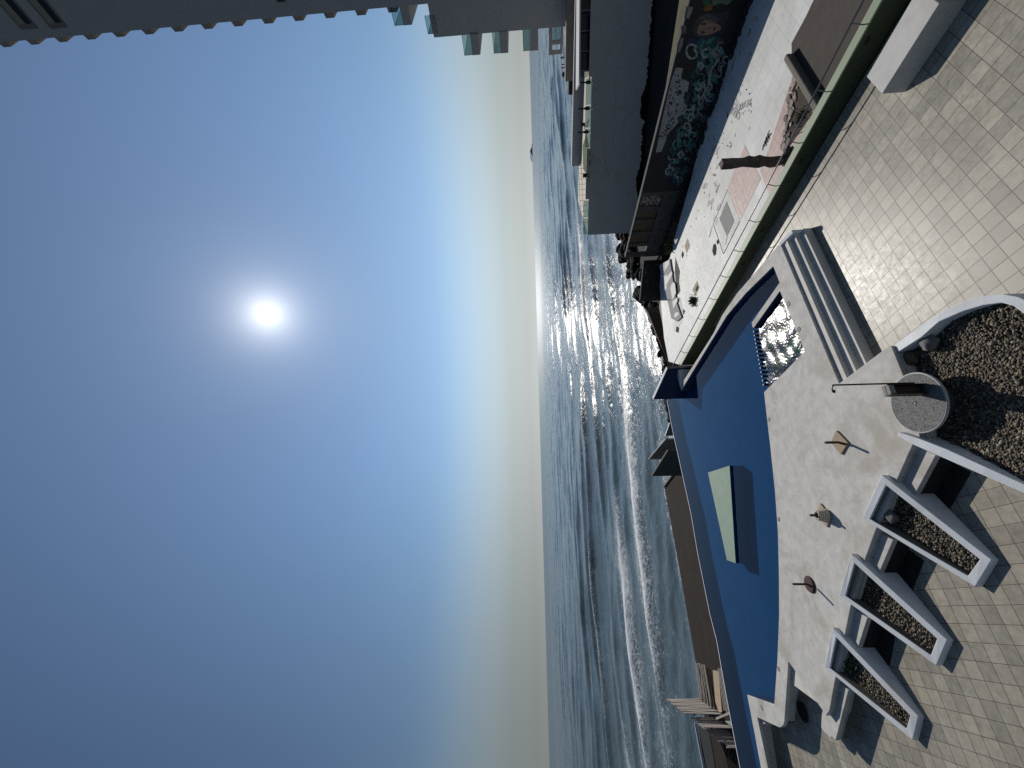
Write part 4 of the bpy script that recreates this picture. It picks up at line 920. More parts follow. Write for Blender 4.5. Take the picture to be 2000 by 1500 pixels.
for pts, wd_ in (([(318,445),(300,490),(310,540),(345,575),(395,560),(405,520),(380,480),(400,455),(360,435),(330,440),(318,445)], .09), ([(560,510),(600,560),(612,600)], .17), ([(590,620),(540,680),(530,760),(520,840),(470,920)], .13), ([(450,950),(470,980),(440,1060),(410,1090),(430,1040),(420,980),(450,950)], .06)):
    mb = MB(); pp_ = [W(1280+a/5, b/5, .03) for a, b in pts]
    for a, b in zip(pp_[:-1], pp_[1:]):
        d = (b-a).normalized(); s_ = d.cross(gn)*wd_/2; e = d*wd_*.3; mb.quad(a-s_-e, b-s_+e, b+s_+e, a+s_-e)
    build('graffiti_outline', mb, paint((.42,.44,.44)), gw, fix=False)
# dark rubble band at the wall foot
rb = MB()
for k in range(150):
    t = rs.uniform(-3, gl+1); 
    if t > gl*.5 and rs.random() < .1: continue
    c = wp_(t, ZL, .05+abs(rs.gauss(0, .16))); r = rs.uniform(.06, .2); rb.box(c+Vector((0, 0, r*.3)), Vector((math.cos(k), math.sin(k), .2)).normalized(), Vector((-math.sin(k), math.cos(k), 0)), Vector((-.2*math.cos(k), -.2*math.sin(k), 1)).normalized(), r, r*.7, r*.5)
tag(build('rubble', rb, M['dark_wall'], None, .02), 'black rubble heaped along the foot of the graffiti wall', 'rubble', kind='stuff')
# dark end section with its thin pole
e0, e1 = G(1291, 507, ZL-.2), G(1292, 586, ZL-.2)
ez0, ez1 = rise(e0, 1258), rise(e1, 1250)
ew = thing('end_wall', 'black graffiti covered end wall with a thin pole at the water side', 'wall', e0)
edv = (e1-e0).normalized(); env = Vector((edv.y, -edv.x, 0)); env = env if env.y > 0 else -env
mb = MB(); mb.prism([Vector((e0.x, e0.y, ez0)), Vector((e1.x, e1.y, ez1)), Vector((e1.x, e1.y, ez1))+env*.3, Vector((e0.x, e0.y, ez0))+env*.3], -6.9); build('wall_body', mb, M['dark_wall'], ew)
mb = MB()
for k in range(26):
    a = rg_.uniform(.05, .95); h = rg_.uniform(ez1-1.6, ez1-.2); o_ = e0+edv*((e1-e0).length*a)-env*.012; o_.z = h
    for p_, q_ in zip([(0, 0), (.1, .3), (.2, .05), (.3, .35)][:-1], [(0, 0), (.1, .3), (.2, .05), (.3, .35)][1:]):
        mb.bar(o_+edv*p_[0]+Vector((0, 0, p_[1])), o_+edv*q_[0]+Vector((0, 0, q_[1])), .03, .012)
build('graffiti_lettering', mb, paint((.22,.22,.23)), ew)
pe = Vector((e1.x, e1.y, ez1)); mb = MB(); mb.tube([Vector((pe.x, pe.y, ez1-1.2)), Vector((pe.x, pe.y, rise(pe, 1231)))], .03, 8); build('pole', mb, M['steel'], ew)

# ================================================================== PODIUM, TERRACE BUILDING, TOWER
ZT = .7
p0, p1 = G(1157, 100, ZT), G(1148, 459, ZT); pdv = (p1-p0).normalized(); pn = Vector((-pdv.y, pdv.x, 0)); pn = pn if pn.y > 0 else -pn
pa = p0-pdv*14
sea_end = (p1+pn*14)-pdv*4
pod = thing('podium_building', 'grey rendered terrace building with a long blank wall above the beach', 'building', Vector((p0.x, p0.y, -7)))
cut0 = p0+pdv*((G(1156, 284, ZT)-p0).dot(pdv)); 
mb = MB(); mb.prism([pa, p1, sea_end, pa+pn*16], -7.2); build('wall_body', mb, M['build_p'], pod)
mb = MB(); q_ = [pa+pn*.3, p1+pn*.3-pdv*.3, sea_end-pn*.3, pa+pn*15.5]; mb.quad(*[v+Vector((0, 0, .012)) for v in q_]); build('terrace_deck', mb, M['cream'], pod)
def pt(y): 
    x = 1157-9*(y-100)/359; return p0+pdv*((G(x, y, ZT)-p0).dot(pdv))
for ya, yb, h in ((290, 389, .42), (0, 150, .30)):
    mb = MB(); a, b = pt(ya), pt(yb); mb.prism([v+Vector((0, 0, h)) for v in (a, b, b+pn*.22, a+pn*.22)], ZT-.001); build('parapet', mb, M['build_p'], pod)
for ya, yb in ((152, 205), (205, 250), (250, 288), (391, 425), (425, 458)):
    mb = MB(); a, b = pt(ya)+pdv*.05, pt(yb)-pdv*.05; mb.prism([v+Vector((0, 0, .62)) for v in (a+pn*.05, b+pn*.05, b+pn*.07, a+pn*.07)], ZT); gpn = build('glass_panel', mb, M['glass'], pod)
    mb = MB(); mb.bar(a+pn*.06+Vector((0, 0, .63)), b+pn*.06+Vector((0, 0, .63)), .05, .03); build('panel_rail', mb, M['galv'], gpn)
# dark mould creeping up from the foot of the blank wall, hairline cracks
mb = MB(); rm = random.Random(8); pf_ = [pa+pdv*(t*(p1-pa).length/160) for t in range(161)]; hs = []
for k in range(161):
    hs.append(.35+.35*abs(mnoise.noise(Vector((k*.13, 2, 0))))+1.1*max(0, mnoise.noise(Vector((k*.05, 7, 0))))+.25*rm.random())
for k in range(160):
    a, b = pf_[k]-pn*.012, pf_[k+1]-pn*.012; mb.quad(Vector((a.x, a.y, -7.1)), Vector((b.x, b.y, -7.1)), Vector((b.x, b.y, -6.3+hs[k+1])), Vector((a.x, a.y, -6.3+hs[k])))
build('mould_stain', mb, M['rock'], pod, fix=False)
mb = MB()
for t0_, z0_, n_, dz in ((.45, -2.2, 26, .0), (.62, -.6, 14, -.25), (.30, -3.6, 12, .3)):
    q_ = [pa+pdv*((p1-pa).length*t0_+k*.42)-pn*.014+Vector((0, 0, z0_-ZT+dz*k*.3+rm.uniform(-.05, .05))) for k in range(n_)]
    mb = MB()
    for a, b in zip(q_[:-1], q_[1:]): mb.quad(a-Vector((0, 0, .02)), b-Vector((0, 0, .02)), b+Vector((0, 0, .02)), a+Vector((0, 0, .02)))
    build('wall_crack', mb, M['build'], pod, fix=False)
# turf
mb = MB(); mb.prism(PX([(1145,262),(1153,306),(1148,345),(1139,330),(1138,285)], ZT+.05), ZT+.01); struct('turf', mb, M['turf'], 'bright green strip of turf on the far terrace', cat='turf')
# closed parasols
def closed_parasol(loc, h=1.75):
    r = thing('closed_parasol', 'x', 'parasol', loc, 'closed parasols on the far terrace')
    mb = MB(); mb.lathe(loc, [(.25, 0), (.25, .06), (.05, .08)], 16); build('base', mb, M['steel'], r)
    mb = MB(); mb.tube([loc+Vector((0, 0, .05)), loc+Vector((0, 0, h))], .03, 8); build('pole', mb, M['steel'], r)
    mb = MB(); mb.lathe(loc, [(.06, .32), (.19, .42), (.20, .62), (.13, .95), (.06, 1.05), (.10, 1.25), (.06, h-.12), (.02, h)], 12); build('canopy', mb, M['dark'], r); return r
cpar = closed_parasol(G(1159, 160, ZT))
cpar['label'] = 'closed black parasol on the far terrace, nearest the tower'
cpar.scale = (1, 1, .93)
copy_thing(cpar, G(1157.5, 211, ZT), .6, label='closed black parasol on the far terrace, middle one of three')
copy_thing(cpar, G(1155, 257, ZT), 1.2, label='closed black parasol on the far terrace beside the green turf')
# sun lounger chairs near the turf
def chair(loc, rz, label):
    r = thing('terrace_chair', label, 'chair', loc, 'dark chairs on the far terrace'); X_, Y_, Zx = Vector((math.cos(rz), math.sin(rz), 0)), Vector((-math.sin(rz), math.cos(rz), 0)), Vector((0, 0, 1))
    mb = MB(); mb.box(loc+Zx*.34, X_, Y_, Zx, .28, .28, .03); build('seat', mb, M['dark'], r)
    mb = MB(); mb.box(loc+Zx*.62-Y_*.27, X_, Y_, Zx, .28, .025, .26); build('backrest', mb, M['dark'], r)
    for i in (-1, 1):
        for j in (-1, 1):
            mb = MB(); mb.box(loc+Zx*.16+X_*(.25*i)+Y_*(.25*j), X_, Y_, Zx, .02, .02, .16); build('leg', mb, M['steel'], r)
chair(G(1147, 246, ZT), .3, 'dark chair on the far terrace beside the parasol by the turf')
chair(G(1152, 345, ZT), 2.0, 'dark chair at the seaward end of the far terrace')
# railing at the far edge of the terrace
ra, rb_ = G(1141, 318, ZT), G(1147, 434, ZT)
trl = thing('terrace_railing', 'thin metal guard railing along the seaward edge of the far terrace', 'railing', ra, None)
for h in (.45, .85):
    mb = MB(); mb.tube([ra+Vector((0, 0, h)), rb_+Vector((0, 0, h))], .022, 6); build('rail', mb, M['galv'], trl)
for k in range(12):
    p = ra.lerp(rb_, k/11); mb = MB(); mb.tube([p, p+Vector((0, 0, .86))], .022, 6); build('railing_post', mb, M['galv'], trl)
# glazed pavilion with a white flat roof
va, vb = G(1157, 10, ZT), G(1155.5, 134, ZT)
pav = thing('glazed_pavilion', 'dark glazed bar pavilion under a thin white canopy on the far terrace', 'pavilion', va)
pva = va+pn*1.2-pdv*6; pvb = vb+pn*1.2
mb = MB(); mb.prism([v+Vector((0, 0, 1.25)) for v in (pva, pvb, pvb+pn*3, pva+pn*3)], ZT+.013); build('glass_front', mb, M['darkglass'], pav)
for k in range(7):
    p = pvb-pdv*(1.9*k+.1); mb = MB(); mb.box(p-pn*.03+Vector((0, 0, .6)), pdv, pn, Vector((0, 0, 1)), .05, .04, .62); build('window_mullion', mb, M['galv'], pav)
mb = MB(); mb.prism([v+Vector((0, 0, 1.45)) for v in (pva-pn*.6, pvb-pn*.6+pdv*1.2, pvb+pn*3.2+pdv*1.2, pva+pn*3.2)], ZT+1.27); build('canopy_roof', mb, M['canvas'], pav)
# boundary wall behind the terrace
q0, q1 = G(1124, 20, 2.0), G(1117, 325, 2.0); qd = (q1-q0).normalized(); qn = Vector((-qd.y, qd.x, 0)); qn = qn if qn.y > 0 else -qn
mb = MB(); qa = q0-qd*14; mb.prism([qa, q1, q1+qn*.5, qa+qn*.5], -7.2)
bw = thing('boundary_wall', 'long grey wall with a sunlit top edge behind the far terrace', 'wall', Vector((q0.x, q0.y, 0))); build('wall_body', mb, M['build'], bw)
mb = MB(); mb.prism([v+Vector((0, 0, .06)) for v in (qa-qn*.03, q1-qn*.03+qd*.03, q1+qn*.53+qd*.03, qa+qn*.53)], 2.002); build('wall_lit_edge', mb, M['white'], bw)  # white strip along the top: sunlight on the edge put into the colour
# low brown building behind it
def lowbox(name, xt, y0, y1, D, dep, m, label, zb=-7.2, cat='building'):
    a, b = atY(xt, y0, D), atY(xt, y1, D); b.z = a.z; d = (b-a).normalized(); n = qn
    mb = MB(); mb.prism([a-qd*(8 if y0 <= 0 else 0), a+qd*(b-a).length, a+qd*(b-a).length+n*dep, a-qd*(8 if y0 <= 0 else 0)+n*dep], zb); return tag(build(name, mb, m, None), label, cat)
lowbox('low_building', 1106.5, 0, 128, 55.5, 1.6, M['build_b'], 'low brown plinth building between the tower and the grey boundary wall')
lowbox('low_building', 1112, 128.5, 175, 60, 1.5, M['brown'], 'dark brown low block at the end of the grey boundary wall')
# tower
tp0 = atY(300, 56, 57.0); td = E1.copy(); tnn = Vector((-E1.y, E1.x, 0)); tnn = tnn if tnn.dot(-tp0) > 0 else -tnn
tw_ = -tnn
tower = thing('residential_tower', 'tall grey residential tower with stacked balconies on its seaward edge', 'building', Vector((tp0.x, tp0.y, -7)))
def TP(x, y, off=0): return onplane(x, y, tp0+tnn*off, tnn)
def tt(p): return (p-tp0).dot(td)
def tv(t, z, o=0): return Vector((tp0.x, tp0.y, z))+td*t+tw_*o
ZTOP = TP(0, 78).z+14
lt = tt(TP(865, 72)); zroof = TP(790, 68).z
mb = MB(); mb.prism([tv(-24, ZTOP), tv(0, ZTOP), tv(0, ZTOP, 16), tv(-24, ZTOP, 16)], -7.2); build('tower_body', mb, M['build'], tower)
mb = MB(); zr2 = TP(847, 69).z; mb.prism([tv(.002, zr2), tv(lt, zr2), tv(lt, zr2, 15.9), tv(.002, zr2, 15.9)], -7.2); build('lower_wing', mb, M['build'], tower)
# sawtooth balconies up the tower edge
fl_h = None
zs = [TP(x, 82-(x-49)*.102).z for x in (49, 105, 161, 217, 275, 332, 390, 448, 507, 570, 626)]
fl_h = (zs[0]-zs[-1])/10
for k in range(-4, 12):
    z = zs[-1]+fl_h*(k-0) if k >= 0 else zs[-1]+fl_h*k
    z -= .35
    if z < zr2+2: continue
    mb = MB(); mb.prism([tv(.003, z, .0), tv(.62, z, .25), tv(.62, z, 15.5), tv(.003, z, 15.5)], z-1.35); b_ = build('balcony', mb, M['under'], tower)
    mb = MB(); mb.prism([tv(.62, z, .25), tv(.66, z, .2), tv(.66, z, 15.5), tv(.62, z, 15.5)], z-1.3); build('balcony_front', mb, M['build'], b_)
# window bands on the face near the top
for k, (xa, ya) in enumerate(((52, 46), (110, 44))):
    pz = TP(xa, ya); t1 = tt(pz); z = pz.z
    mb = MB(); mb.prism([tv(t1-9, z+1.5, -.10), tv(t1+.6, z+1.5, -.10), tv(t1+.6, z+1.5, -.003), tv(t1-9, z+1.5, -.003)], z-1.2); f_ = build('window_frame', mb, M['build_b'], tower)
    mb = MB(); mb.prism([tv(t1-8.9, z+1.1, -.13), tv(t1, z+1.1, -.13), tv(t1, z+1.1, -.103), tv(t1-8.9, z+1.1, -.103)], z+.1); build('soffit_strip', mb, M['under'], f_)
    mb = MB(); mb.prism([tv(t1-8.9, z+.05, -.125), tv(t1, z+.05, -.125), tv(t1, z+.05, -.103), tv(t1-8.9, z+.05, -.103)], z-.95); build('window_pane', mb, M['darkglass'], f_)
pz = TP(552, 4); mb = MB(); mb.prism([tv(tt(pz)-1.2, pz.z+.8, -.05), tv(tt(pz), pz.z+.8, -.05), tv(tt(pz), pz.z+.8, -.003), tv(tt(pz)-1.2, pz.z+.8, -.003)], pz.z-.6); f_ = build('window_frame', mb, M['build_b'], tower)
mb = MB(); mb.prism([tv(tt(pz)-1.1, pz.z+.6, -.07), tv(tt(pz)-.1, pz.z+.6, -.07), tv(tt(pz)-.1, pz.z+.6, -.053), tv(tt(pz)-1.1, pz.z+.6, -.053)], pz.z-.4); build('window_pane', mb, M['darkglass'], f_)
# glass fronted balconies of the lower wing: (slab top x, slab bottom x, glass top x, outer y, inner y)
for xs, xe, xg, yo, yi, wdt in ((778, 795, 760, 50, 6, 12), (838, 850, 829, 67, 30, 12), (917, 933, 901, 108, 62, 12), (974, 990, 961, 104, 60, 12), (1035, 1051, 1021, 99, 57, 12)):
    pz1, pz2 = TP(xs, yi), TP(xe, yi); t0_ = tt(pz1); t1 = tt(TP((xs+xe)/2, yo)); z1_, z2_, z3_ = pz1.z, pz2.z, TP(xg, yi).z
    a_ = t0_ if t0_ > 0.01 else .004
    mb = MB(); mb.prism([tv(a_, z1_, .0), tv(t1, z1_, .0), tv(t1, z1_, wdt), tv(a_, z1_, wdt)], z2_); b_ = build('balcony', mb, M['build'], tower)
    mb = MB()
    mb.prism([tv(a_, z3_, .05), tv(t1-.05, z3_, .05), tv(t1-.05, z3_, .07), tv(a_, z3_, .07)], z1_+.01); mb.prism([tv(t1-.07, z3_, .07), tv(t1-.05, z3_, .07), tv(t1-.05, z3_, wdt-.1), tv(t1-.07, z3_, wdt-.1)], z1_+.01)
    g_ = build('glass_balustrade', mb, M['glass'], b_)
    mb = MB(); mb.bar(tv(a_, z3_+.02, .06), tv(t1, z3_+.02, .06), .06, .04); mb.bar(tv(t1-.06, z3_+.02, .06), tv(t1-.06, z3_+.02, wdt), .06, .04); mb.bar(tv(t1-.06, z1_, .06), tv(t1-.06, z3_, .06), .05, .05); build('balustrade_rail', mb, M['steel'], g_)
# open concrete frame on the lowest storey
za, zb_ = TP(1072, 54).z, TP(1095, 54).z; t0_, t1 = tt(TP(1083, 53)), tt(TP(1083, 107)); tm = tt(TP(1083, 83))
mb = MB(); mb.prism([tv(t0_, za, .01), tv(t1, za, .01), tv(t1, za, .9), tv(t0_, za, .9)], za-.55); fr_ = build('frame_beam', mb, M['build'], tower)
mb = MB(); mb.prism([tv(t0_, zb_, .01), tv(t1, zb_, .01), tv(t1, zb_, .9), tv(t0_, zb_, .9)], zb_-.35); build('frame_sill', mb, M['build'], tower)
for tq in (t1-.3, tm):
    mb = MB(); mb.prism([tv(tq-.15, za-.552, .05), tv(tq+.3, za-.552, .05), tv(tq+.3, za-.552, .5), tv(tq-.15, za-.552, .5)], zb_+.002); build('frame_post', mb, M['build'], tower)
mb = MB(); mb.prism([tv(t0_, za-.6, .2), tv(tm-.2, za-.6, .2), tv(tm-.2, za-.6, .22), tv(t0_, za-.6, .22)], zb_+.01); build('glass_balustrade', mb, M['glass'], tower)
# far beach terrace with thatched shade, people
D2 = 72.0
fa, fb, fc, fd = G(1101, 92, HC-D2*65/790), G(1113, 168, HC-D2*65/790), None, None
zq = HC-D2*66/790
ft = [atY(1098, 60, 74), atY(1099, 92, 74), atY(1112, 168, 72), atY(1118, 172, 66), atY(1118, 60, 66)]
zq = atY(1106, 120, 72).z
mb = MB(); fpts = [G(1103, 60, zq), G(1103.5, 98, zq), G(1111, 165, zq), G(1119, 168, zq), G(1120, 60, zq)]
mb.prism(fpts, -7.2); tag(build('far_platform', mb, M['cream'], None), 'pale paved platform with people and a small thatched shade beyond the grey wall', 'platform')
sloc = G(1110.5, 145, zq)
sh2 = thing('thatched_shade', 'small round thatched shade on a pole at the far platform', 'sunshade', sloc)
hS = rise(sloc, 1097)
mb = MB(); mb.tube([sloc, Vector((sloc.x, sloc.y, hS-.1))], .05, 8); build('pole', mb, M['wood_grey'], sh2)
mb = MB(); mb.lathe(Vector((sloc.x, sloc.y, hS-.45)), [(.42, 0), (.45, .05), (.3, .3), (.08, .45)], 14); build('thatch', mb, M['dark'], sh2)
def person(loc, rz, hgt, shirt, label, lean=0.0, armout=.25):
    bm = bmesh.new(); bm.verts.layers
    me = bpy.data.meshes.new('person')
    J = {'pel': (0, 0, .53), 'che': (0, .01, .72), 'neck': (0, .01, .83), 'head': (0, .015, .90), 'top': (0, .02, .97), 'shl': (-.10, 0, .80), 'shr': (.10, 0, .80), 'ell': (-.15, -.01, .62), 'elr': (.13+armout*.2, .03, .63), 'hal': (-.15, .05, .48), 'har': (.14+armout*.3, .10, .52), 'hipl': (-.05, 0, .50), 'hipr': (.05, 0, .50), 'knl': (-.06, .02, .28), 'knr': (.06, .0, .28), 'anl': (-.06, -.02, .04), 'anr': (.07, -.01, .04), 'tol': (-.065, .05, .015), 'tor': (.08, .06, .015)}
    rad = {'pel': .075, 'che': .085, 'neck': .035, 'head': .055, 'top': .04, 'shl': .04, 'shr': .04, 'ell': .027, 'elr': .027, 'hal': .022, 'har': .022, 'hipl': .055, 'hipr': .055, 'knl': .036, 'knr': .036, 'anl': .024, 'anr': .024, 'tol': .02, 'tor': .02}
    E = [('pel','che'),('che','neck'),('neck','head'),('head','top'),('che','shl'),('che','shr'),('shl','ell'),('shr','elr'),('ell','hal'),('elr','har'),('pel','hipl'),('pel','hipr'),('hipl','knl'),('hipr','knr'),('knl','anl'),('knr','anr'),('anl','tol'),('anr','tor')]
    ks = list(J); me.from_pydata([tuple(c*hgt for c in J[k]) for k in ks], [(ks.index(a), ks.index(b)) for a, b in E], []); bm.free()
    o = bpy.data.objects.new('person', me); C.objects.link(o); o.location = loc; o.rotation_euler = (lean, 0, rz)
    m = o.modifiers.new('skin', 'SKIN'); 
    for i, k in enumerate(ks): me.skin_vertices[0].data[i].radius = (rad[k]*hgt,)*2
    me.skin_vertices[0].data[0].use_root = True
    sd = o.modifiers.new('sub', 'SUBSURF'); sd.levels = sd.render_levels = 1
    me.materials.append(shirt); return tag(o, label, 'person', 'people on the far platform')
person(G(1106.5, 112, zq), 2.6, 1.15, M['dark'], 'person in black standing under the building edge at the far platform')
person(G(1108, 125, zq), 1.0, 1.1, M['dark'], 'person in dark clothes standing in the middle of the far platform')
person(G(1107.5, 131.5, zq), .4, 1.15, M['red'], 'person in a red top standing on the far platform near the thatched shade')
bl = G(1112, 108, zq); mb = MB(); mb.prism([bl+Vector((-.8, -.3, .7)), bl+Vector((.6, -.9, .75)), bl+Vector((1.0, .2, .7)), bl+Vector((-.4, .8, .75))], zq+.6)
bu = thing('blue_shade', 'small blue cloth shade on thin posts at the far platform', 'sunshade', bl); build('cloth', mb, M['blue'], bu)
for dx, dy in ((-.7, -.2), (.5, -.7), (.9, .1), (-.3, .7)):
    mb = MB(); mb.tube([bl+Vector((dx, dy, 0)), bl+Vector((dx, dy, .62))], .03, 6); build('post', mb, M['steel'], bu)

# ================================================================== ROCKS, DEBRIS
for (nm, pts, z, m, lb) in (('rock_shelf', [(1262,560),(1245,520),(1236,458),(1215,440),(1215,300),(1215,100),(1230,-120),(1420,-120),(1440,60),(1330,300),(1300,420),(1290,520)], -6.2, M['rock'], 'black rocky ground between the grey building and the graffiti wall'),):
    mb = MB(); mb.prism(PX(pts, z), -7.3); struct(nm, mb, M['ground'], lb, cat='rocky ground')
mb = MB(); ms = [W(1341, 0, -1.2), W(1305, 150, -1.2), W(1303, 152, -2.2), W(1330, -10, -4.5)]
mb.prism([Vector((p.x, p.y, zz)) for p, zz in ((wp_(-6, 0, -.35), .9), (wp_(gl*.34, 0, -.35), .9), (wp_(gl*.34, 0, -.8), .8), (wp_(-6, 0, -4.6), .95))], -7)
struct('moss_bank', mb, M['moss'], 'mossy brown bank behind the graffiti wall', cat='bank')
protos = []
for k in range(4):
    me = rockmesh('shore_rock', 1.0, 10+k, .75, 2, .5); me.materials.append(M['rock']); protos.append(me)
rk = random.Random(4)
spots = []
for k in range(46):
    t = rk.random(); x = 1212+48*t+rk.gauss(0, 7); y = 458+140*t+rk.gauss(0, 10); spots.append((x, y, -6.6+rk.uniform(0, .9), rk.uniform(.5, 1.15)))
for k in range(26):
    t = rk.random(); x = 1268+48*t+rk.gauss(0, 5); y = 600+130*t+rk.gauss(0, 6); spots.append((x, y, -6.5+rk.uniform(0, .5), rk.uniform(.35, .8)))
for k in range(12):
    t = k/11; spots.append((1305+9*t+rk.uniform(-2, 2), 785+45*t, -6.7, rk.uniform(.4, .75)))
for k, (x, y, z, s_) in enumerate(spots):
    o = bpy.data.objects.new('shore_rock', protos[k % 4]); C.objects.link(o); o.location = G(x, y, z); o.rotation_euler = (rk.uniform(-.4, .4), rk.uniform(-.4, .4), rk.uniform(0, 6)); o.scale = (s_, s_*rk.uniform(.7, 1.1), s_*rk.uniform(.6, 1))
    lb = 'black wet boulder in the rock pile at the foot of the graffiti wall' if k < 46 else ('dark boulder on the shore below the pink slab' if k < 72 else 'dark boulder in the surf right behind the pool edge')
    tag(o, lb, 'rock', 'rock pile at the graffiti wall' if k < 46 else ('rocks below the pink slab' if k < 72 else 'rocks behind the pool edge'))
mb = MB(); mb.prism([Vector((p.x, p.y, z)) for p, z in zip(PX([(1270,600),(1283,610),(1302,650),(1318,700),(1305,722),(1290,700),(1278,660)], -3.2), (-2.6,-2.4,-2.3,-2.5,-3.6,-3.8,-3.4))], -7)
tag(build('wrecked_slab', mb, M['wreck'], None, .05), 'broken rust brown concrete slab hanging over the shore rocks', 'slab')
for (x, y, l) in ((1276,640,3.4),(1284,662,3.8),(1292,684,3.0)):
    mb = MB(); p = G(x, y, -3.0); mb.bar(p, p+Vector((-.5*l, .6*l, -1.4)), .3, .3); tag(build('concrete_beam', mb, M['wreck'], None, .02), 'rusty fallen concrete beam leaning from the broken brown slab to the shore', 'beam', 'fallen beams below the brown slab')

# ================================================================== BEYOND THE POOL EDGE (left)
ZB = -1.2
mb = MB(); bp2 = PX([(1297,950),(1310,1020),(1330,1130),(1358,1290),(1374,1390),(1395,1520),(1420,1660),(1520,1660),(1446,1500),(1400,1250),(1350,1003),(1327,905)], ZB)
mb.prism(bp2, -7.2); br_ = tag(build('brown_roof', mb, M['brown'], None, .03), 'flat dark brown roof below the far edge of the pool', 'roof')
mb = MB(); mb.bar(G(1297.5, 950, ZB+.06), G(1328, 908, ZB+.06), .12, .14); tag(build('roof_kerb', mb, M['kerb'], None), 'pale kerb along the end of the brown roof', 'kerb')
def wallpanel(name, bot, tops, thick, m, mtop, label, cat='wall'):
    a, b = bot; za_, zb2 = rise(a, tops[0]), rise(b, tops[1]); d = (b-a).normalized(); n = Vector((d.y, -d.x, 0)); n = n if n.y > 0 else -n
    r = thing(name, label, cat, a); t4 = [Vector((a.x, a.y, za_)), Vector((b.x, b.y, zb2)), Vector((b.x, b.y, zb2))+n*thick, Vector((a.x, a.y, za_))+n*thick]
    mb = MB(); mb.prism(t4, lambda p: a.z-1.2); build('panel', mb, m, r)
    mb = MB(); mb.prism([v+Vector((0, 0, .025)) for v in t4], lambda p: (za_ if (Vector((p.x, p.y, 0))-Vector((a.x, a.y, 0))).length < (Vector((p.x, p.y, 0))-Vector((b.x, b.y, 0))).length else zb2)+.002); build('top_edge', mb, mtop, r); return r
wallpanel('green_screen_wall', (G(1310, 826, -.3), G(1311, 851, -.3)), (1309, 1300), .1, M['teal_dark'], M['white'], 'dark green screen wall with a pale edge, nearest the navy end wall')
wallpanel('slatted_screen', (G(1318, 858, -.3), G(1291, 897, -.3)), (1301, 1267.5), .08, M['slat'], M['wood_grey'], 'grey brown slatted screen between two dark green walls beyond the pool edge')
wallpanel('green_screen_wall', (G(1330, 880, -.3), G(1308, 929.5, -.3)), (1305, 1274), .1, M['teal_dark'], M['kerb'], 'dark green screen wall at the end of the brown roof')
# timber screens
def plankfence(name, a, b, zt0, zt1, n, label, m='wood_grey', wfac=.8, zb=ZB, jit=.05):
    d = (b-a); L = d.length; d = d/L; nn = Vector((-d.y, d.x, 0)); r = thing(name, label, 'timber screen', a, 'weathered timber screens behind the pool edge')
    for k in range(n):
        p = a+d*(L*(k+.5)/n); z = zt0+(zt1-zt0)*k/max(1, n-1)+rs.uniform(-jit, jit)
        up_ = (Vector((0, 0, 1))+d*rs.uniform(-.05, .05)+nn*rs.uniform(-.04, .04)).normalized(); mb = MB(); mb.box(Vector((p.x, p.y, (z+zb)/2)), d, nn, up_, L/n*wfac*rs.uniform(.75, 1.05)/2, .02, (z-zb)/2); build('plank', mb, M[m], r)
    for h in (.25, .75):
        mb = MB(); z = zb+(min(zt0, zt1)-zb)*h; mb.bar(Vector((a.x, a.y, z))-nn*.04, Vector((b.x, b.y, z))-nn*.04, .05, .08); build('batten', mb, M['brown'], r)
a_, b_ = G(1371, 1366, ZB), G(1412, 1396, ZB); plankfence('timber_screen', a_, b_, rise(a_, 1301), rise(b_, 1338), 12, 'tallest upright plank screen, first beside the long horizontal laths')
a_, b_ = G(1398, 1402, ZB), G(1432, 1423, ZB); plankfence('timber_screen', a_, b_, rise(a_, 1349), rise(b_, 1375), 8, 'middle upright plank screen with a stick leaning on it')
a_, b_ = G(1420, 1426, ZB), G(1452, 1462, ZB); plankfence('timber_screen', a_, b_, rise(a_, 1378), rise(b_, 1424), 13, 'lowest ragged plank screen against the pool edge', wfac=.55, jit=.12)
lr = thing('lath_stack', 'long grey laths stacked loosely on the brown roof', 'laths', G(1375, 1330, ZB))
for k in range(9):
    x0, x1 = 1358.5+2.3*k+rs.uniform(-.6, .6), 1368+3.2*k+rs.uniform(-1, 1); p, q_ = G(x0, 1292+k*.7+rs.uniform(0, 4), ZB+.1+.05*(k % 3)), G(x1, 1368+3*k, ZB+.12+.05*(k % 2))
    mb = MB(); mb.bar(p, q_, .075, .05); build('lath', mb, M['wood_grey'], lr)
for k in range(6):
    p, q_ = G(1403+2.2*k, 1306+rs.uniform(-3, 4), ZB+.14), G(1415+3*k, 1391+rs.uniform(-5, 3), ZB+.14)
    mb = MB(); mb.bar(p, q_, .07, .05); build('lath', mb, M['wood_grey'], lr)
mb = MB(); mb.prism(PX([(1392,1309),(1403,1311),(1410,1391),(1404,1391),(1397,1370)], ZB+.1), ZB+.05); tag(build('plywood_sheet', mb, M['ply'], None), 'tan plywood sheet lying among the grey laths', 'plywood')
mb = MB(); mb.bar(G(1399, 1404, ZB+.75), G(1425, 1393, ZB+.3), .09, .05); tag(build('leaning_stick', mb, M['cream'], None), 'pale stick leaning on the middle plank screen', 'stick')
mb = MB(); mb.prism(PX([(1415,1408),(1429,1408),(1431,1420),(1427,1418)], ZB+.9), ZB+.86); tag(build('green_board', mb, M['wedge'], None), 'small pale green board between two plank screens', 'board')
mb = MB(); mb.bar(G(1358, 1412, ZB+.12), G(1376, 1505, ZB+.12), .08, .14); tag(build('roof_edge_trim', mb, M['lilac'], None), 'thin pale trim on the outer edge of the roof beyond the plank screens', 'trim')
mb = MB(); mb.prism(PX([(1363,1416),(1385,1432),(1392,1470),(1402,1540),(1380,1540),(1370,1460)], ZB+.03), ZB+.005); struct('dark_membrane', mb, M['hole'], 'black roofing membrane patch beyond the plank screens', cat='membrane')
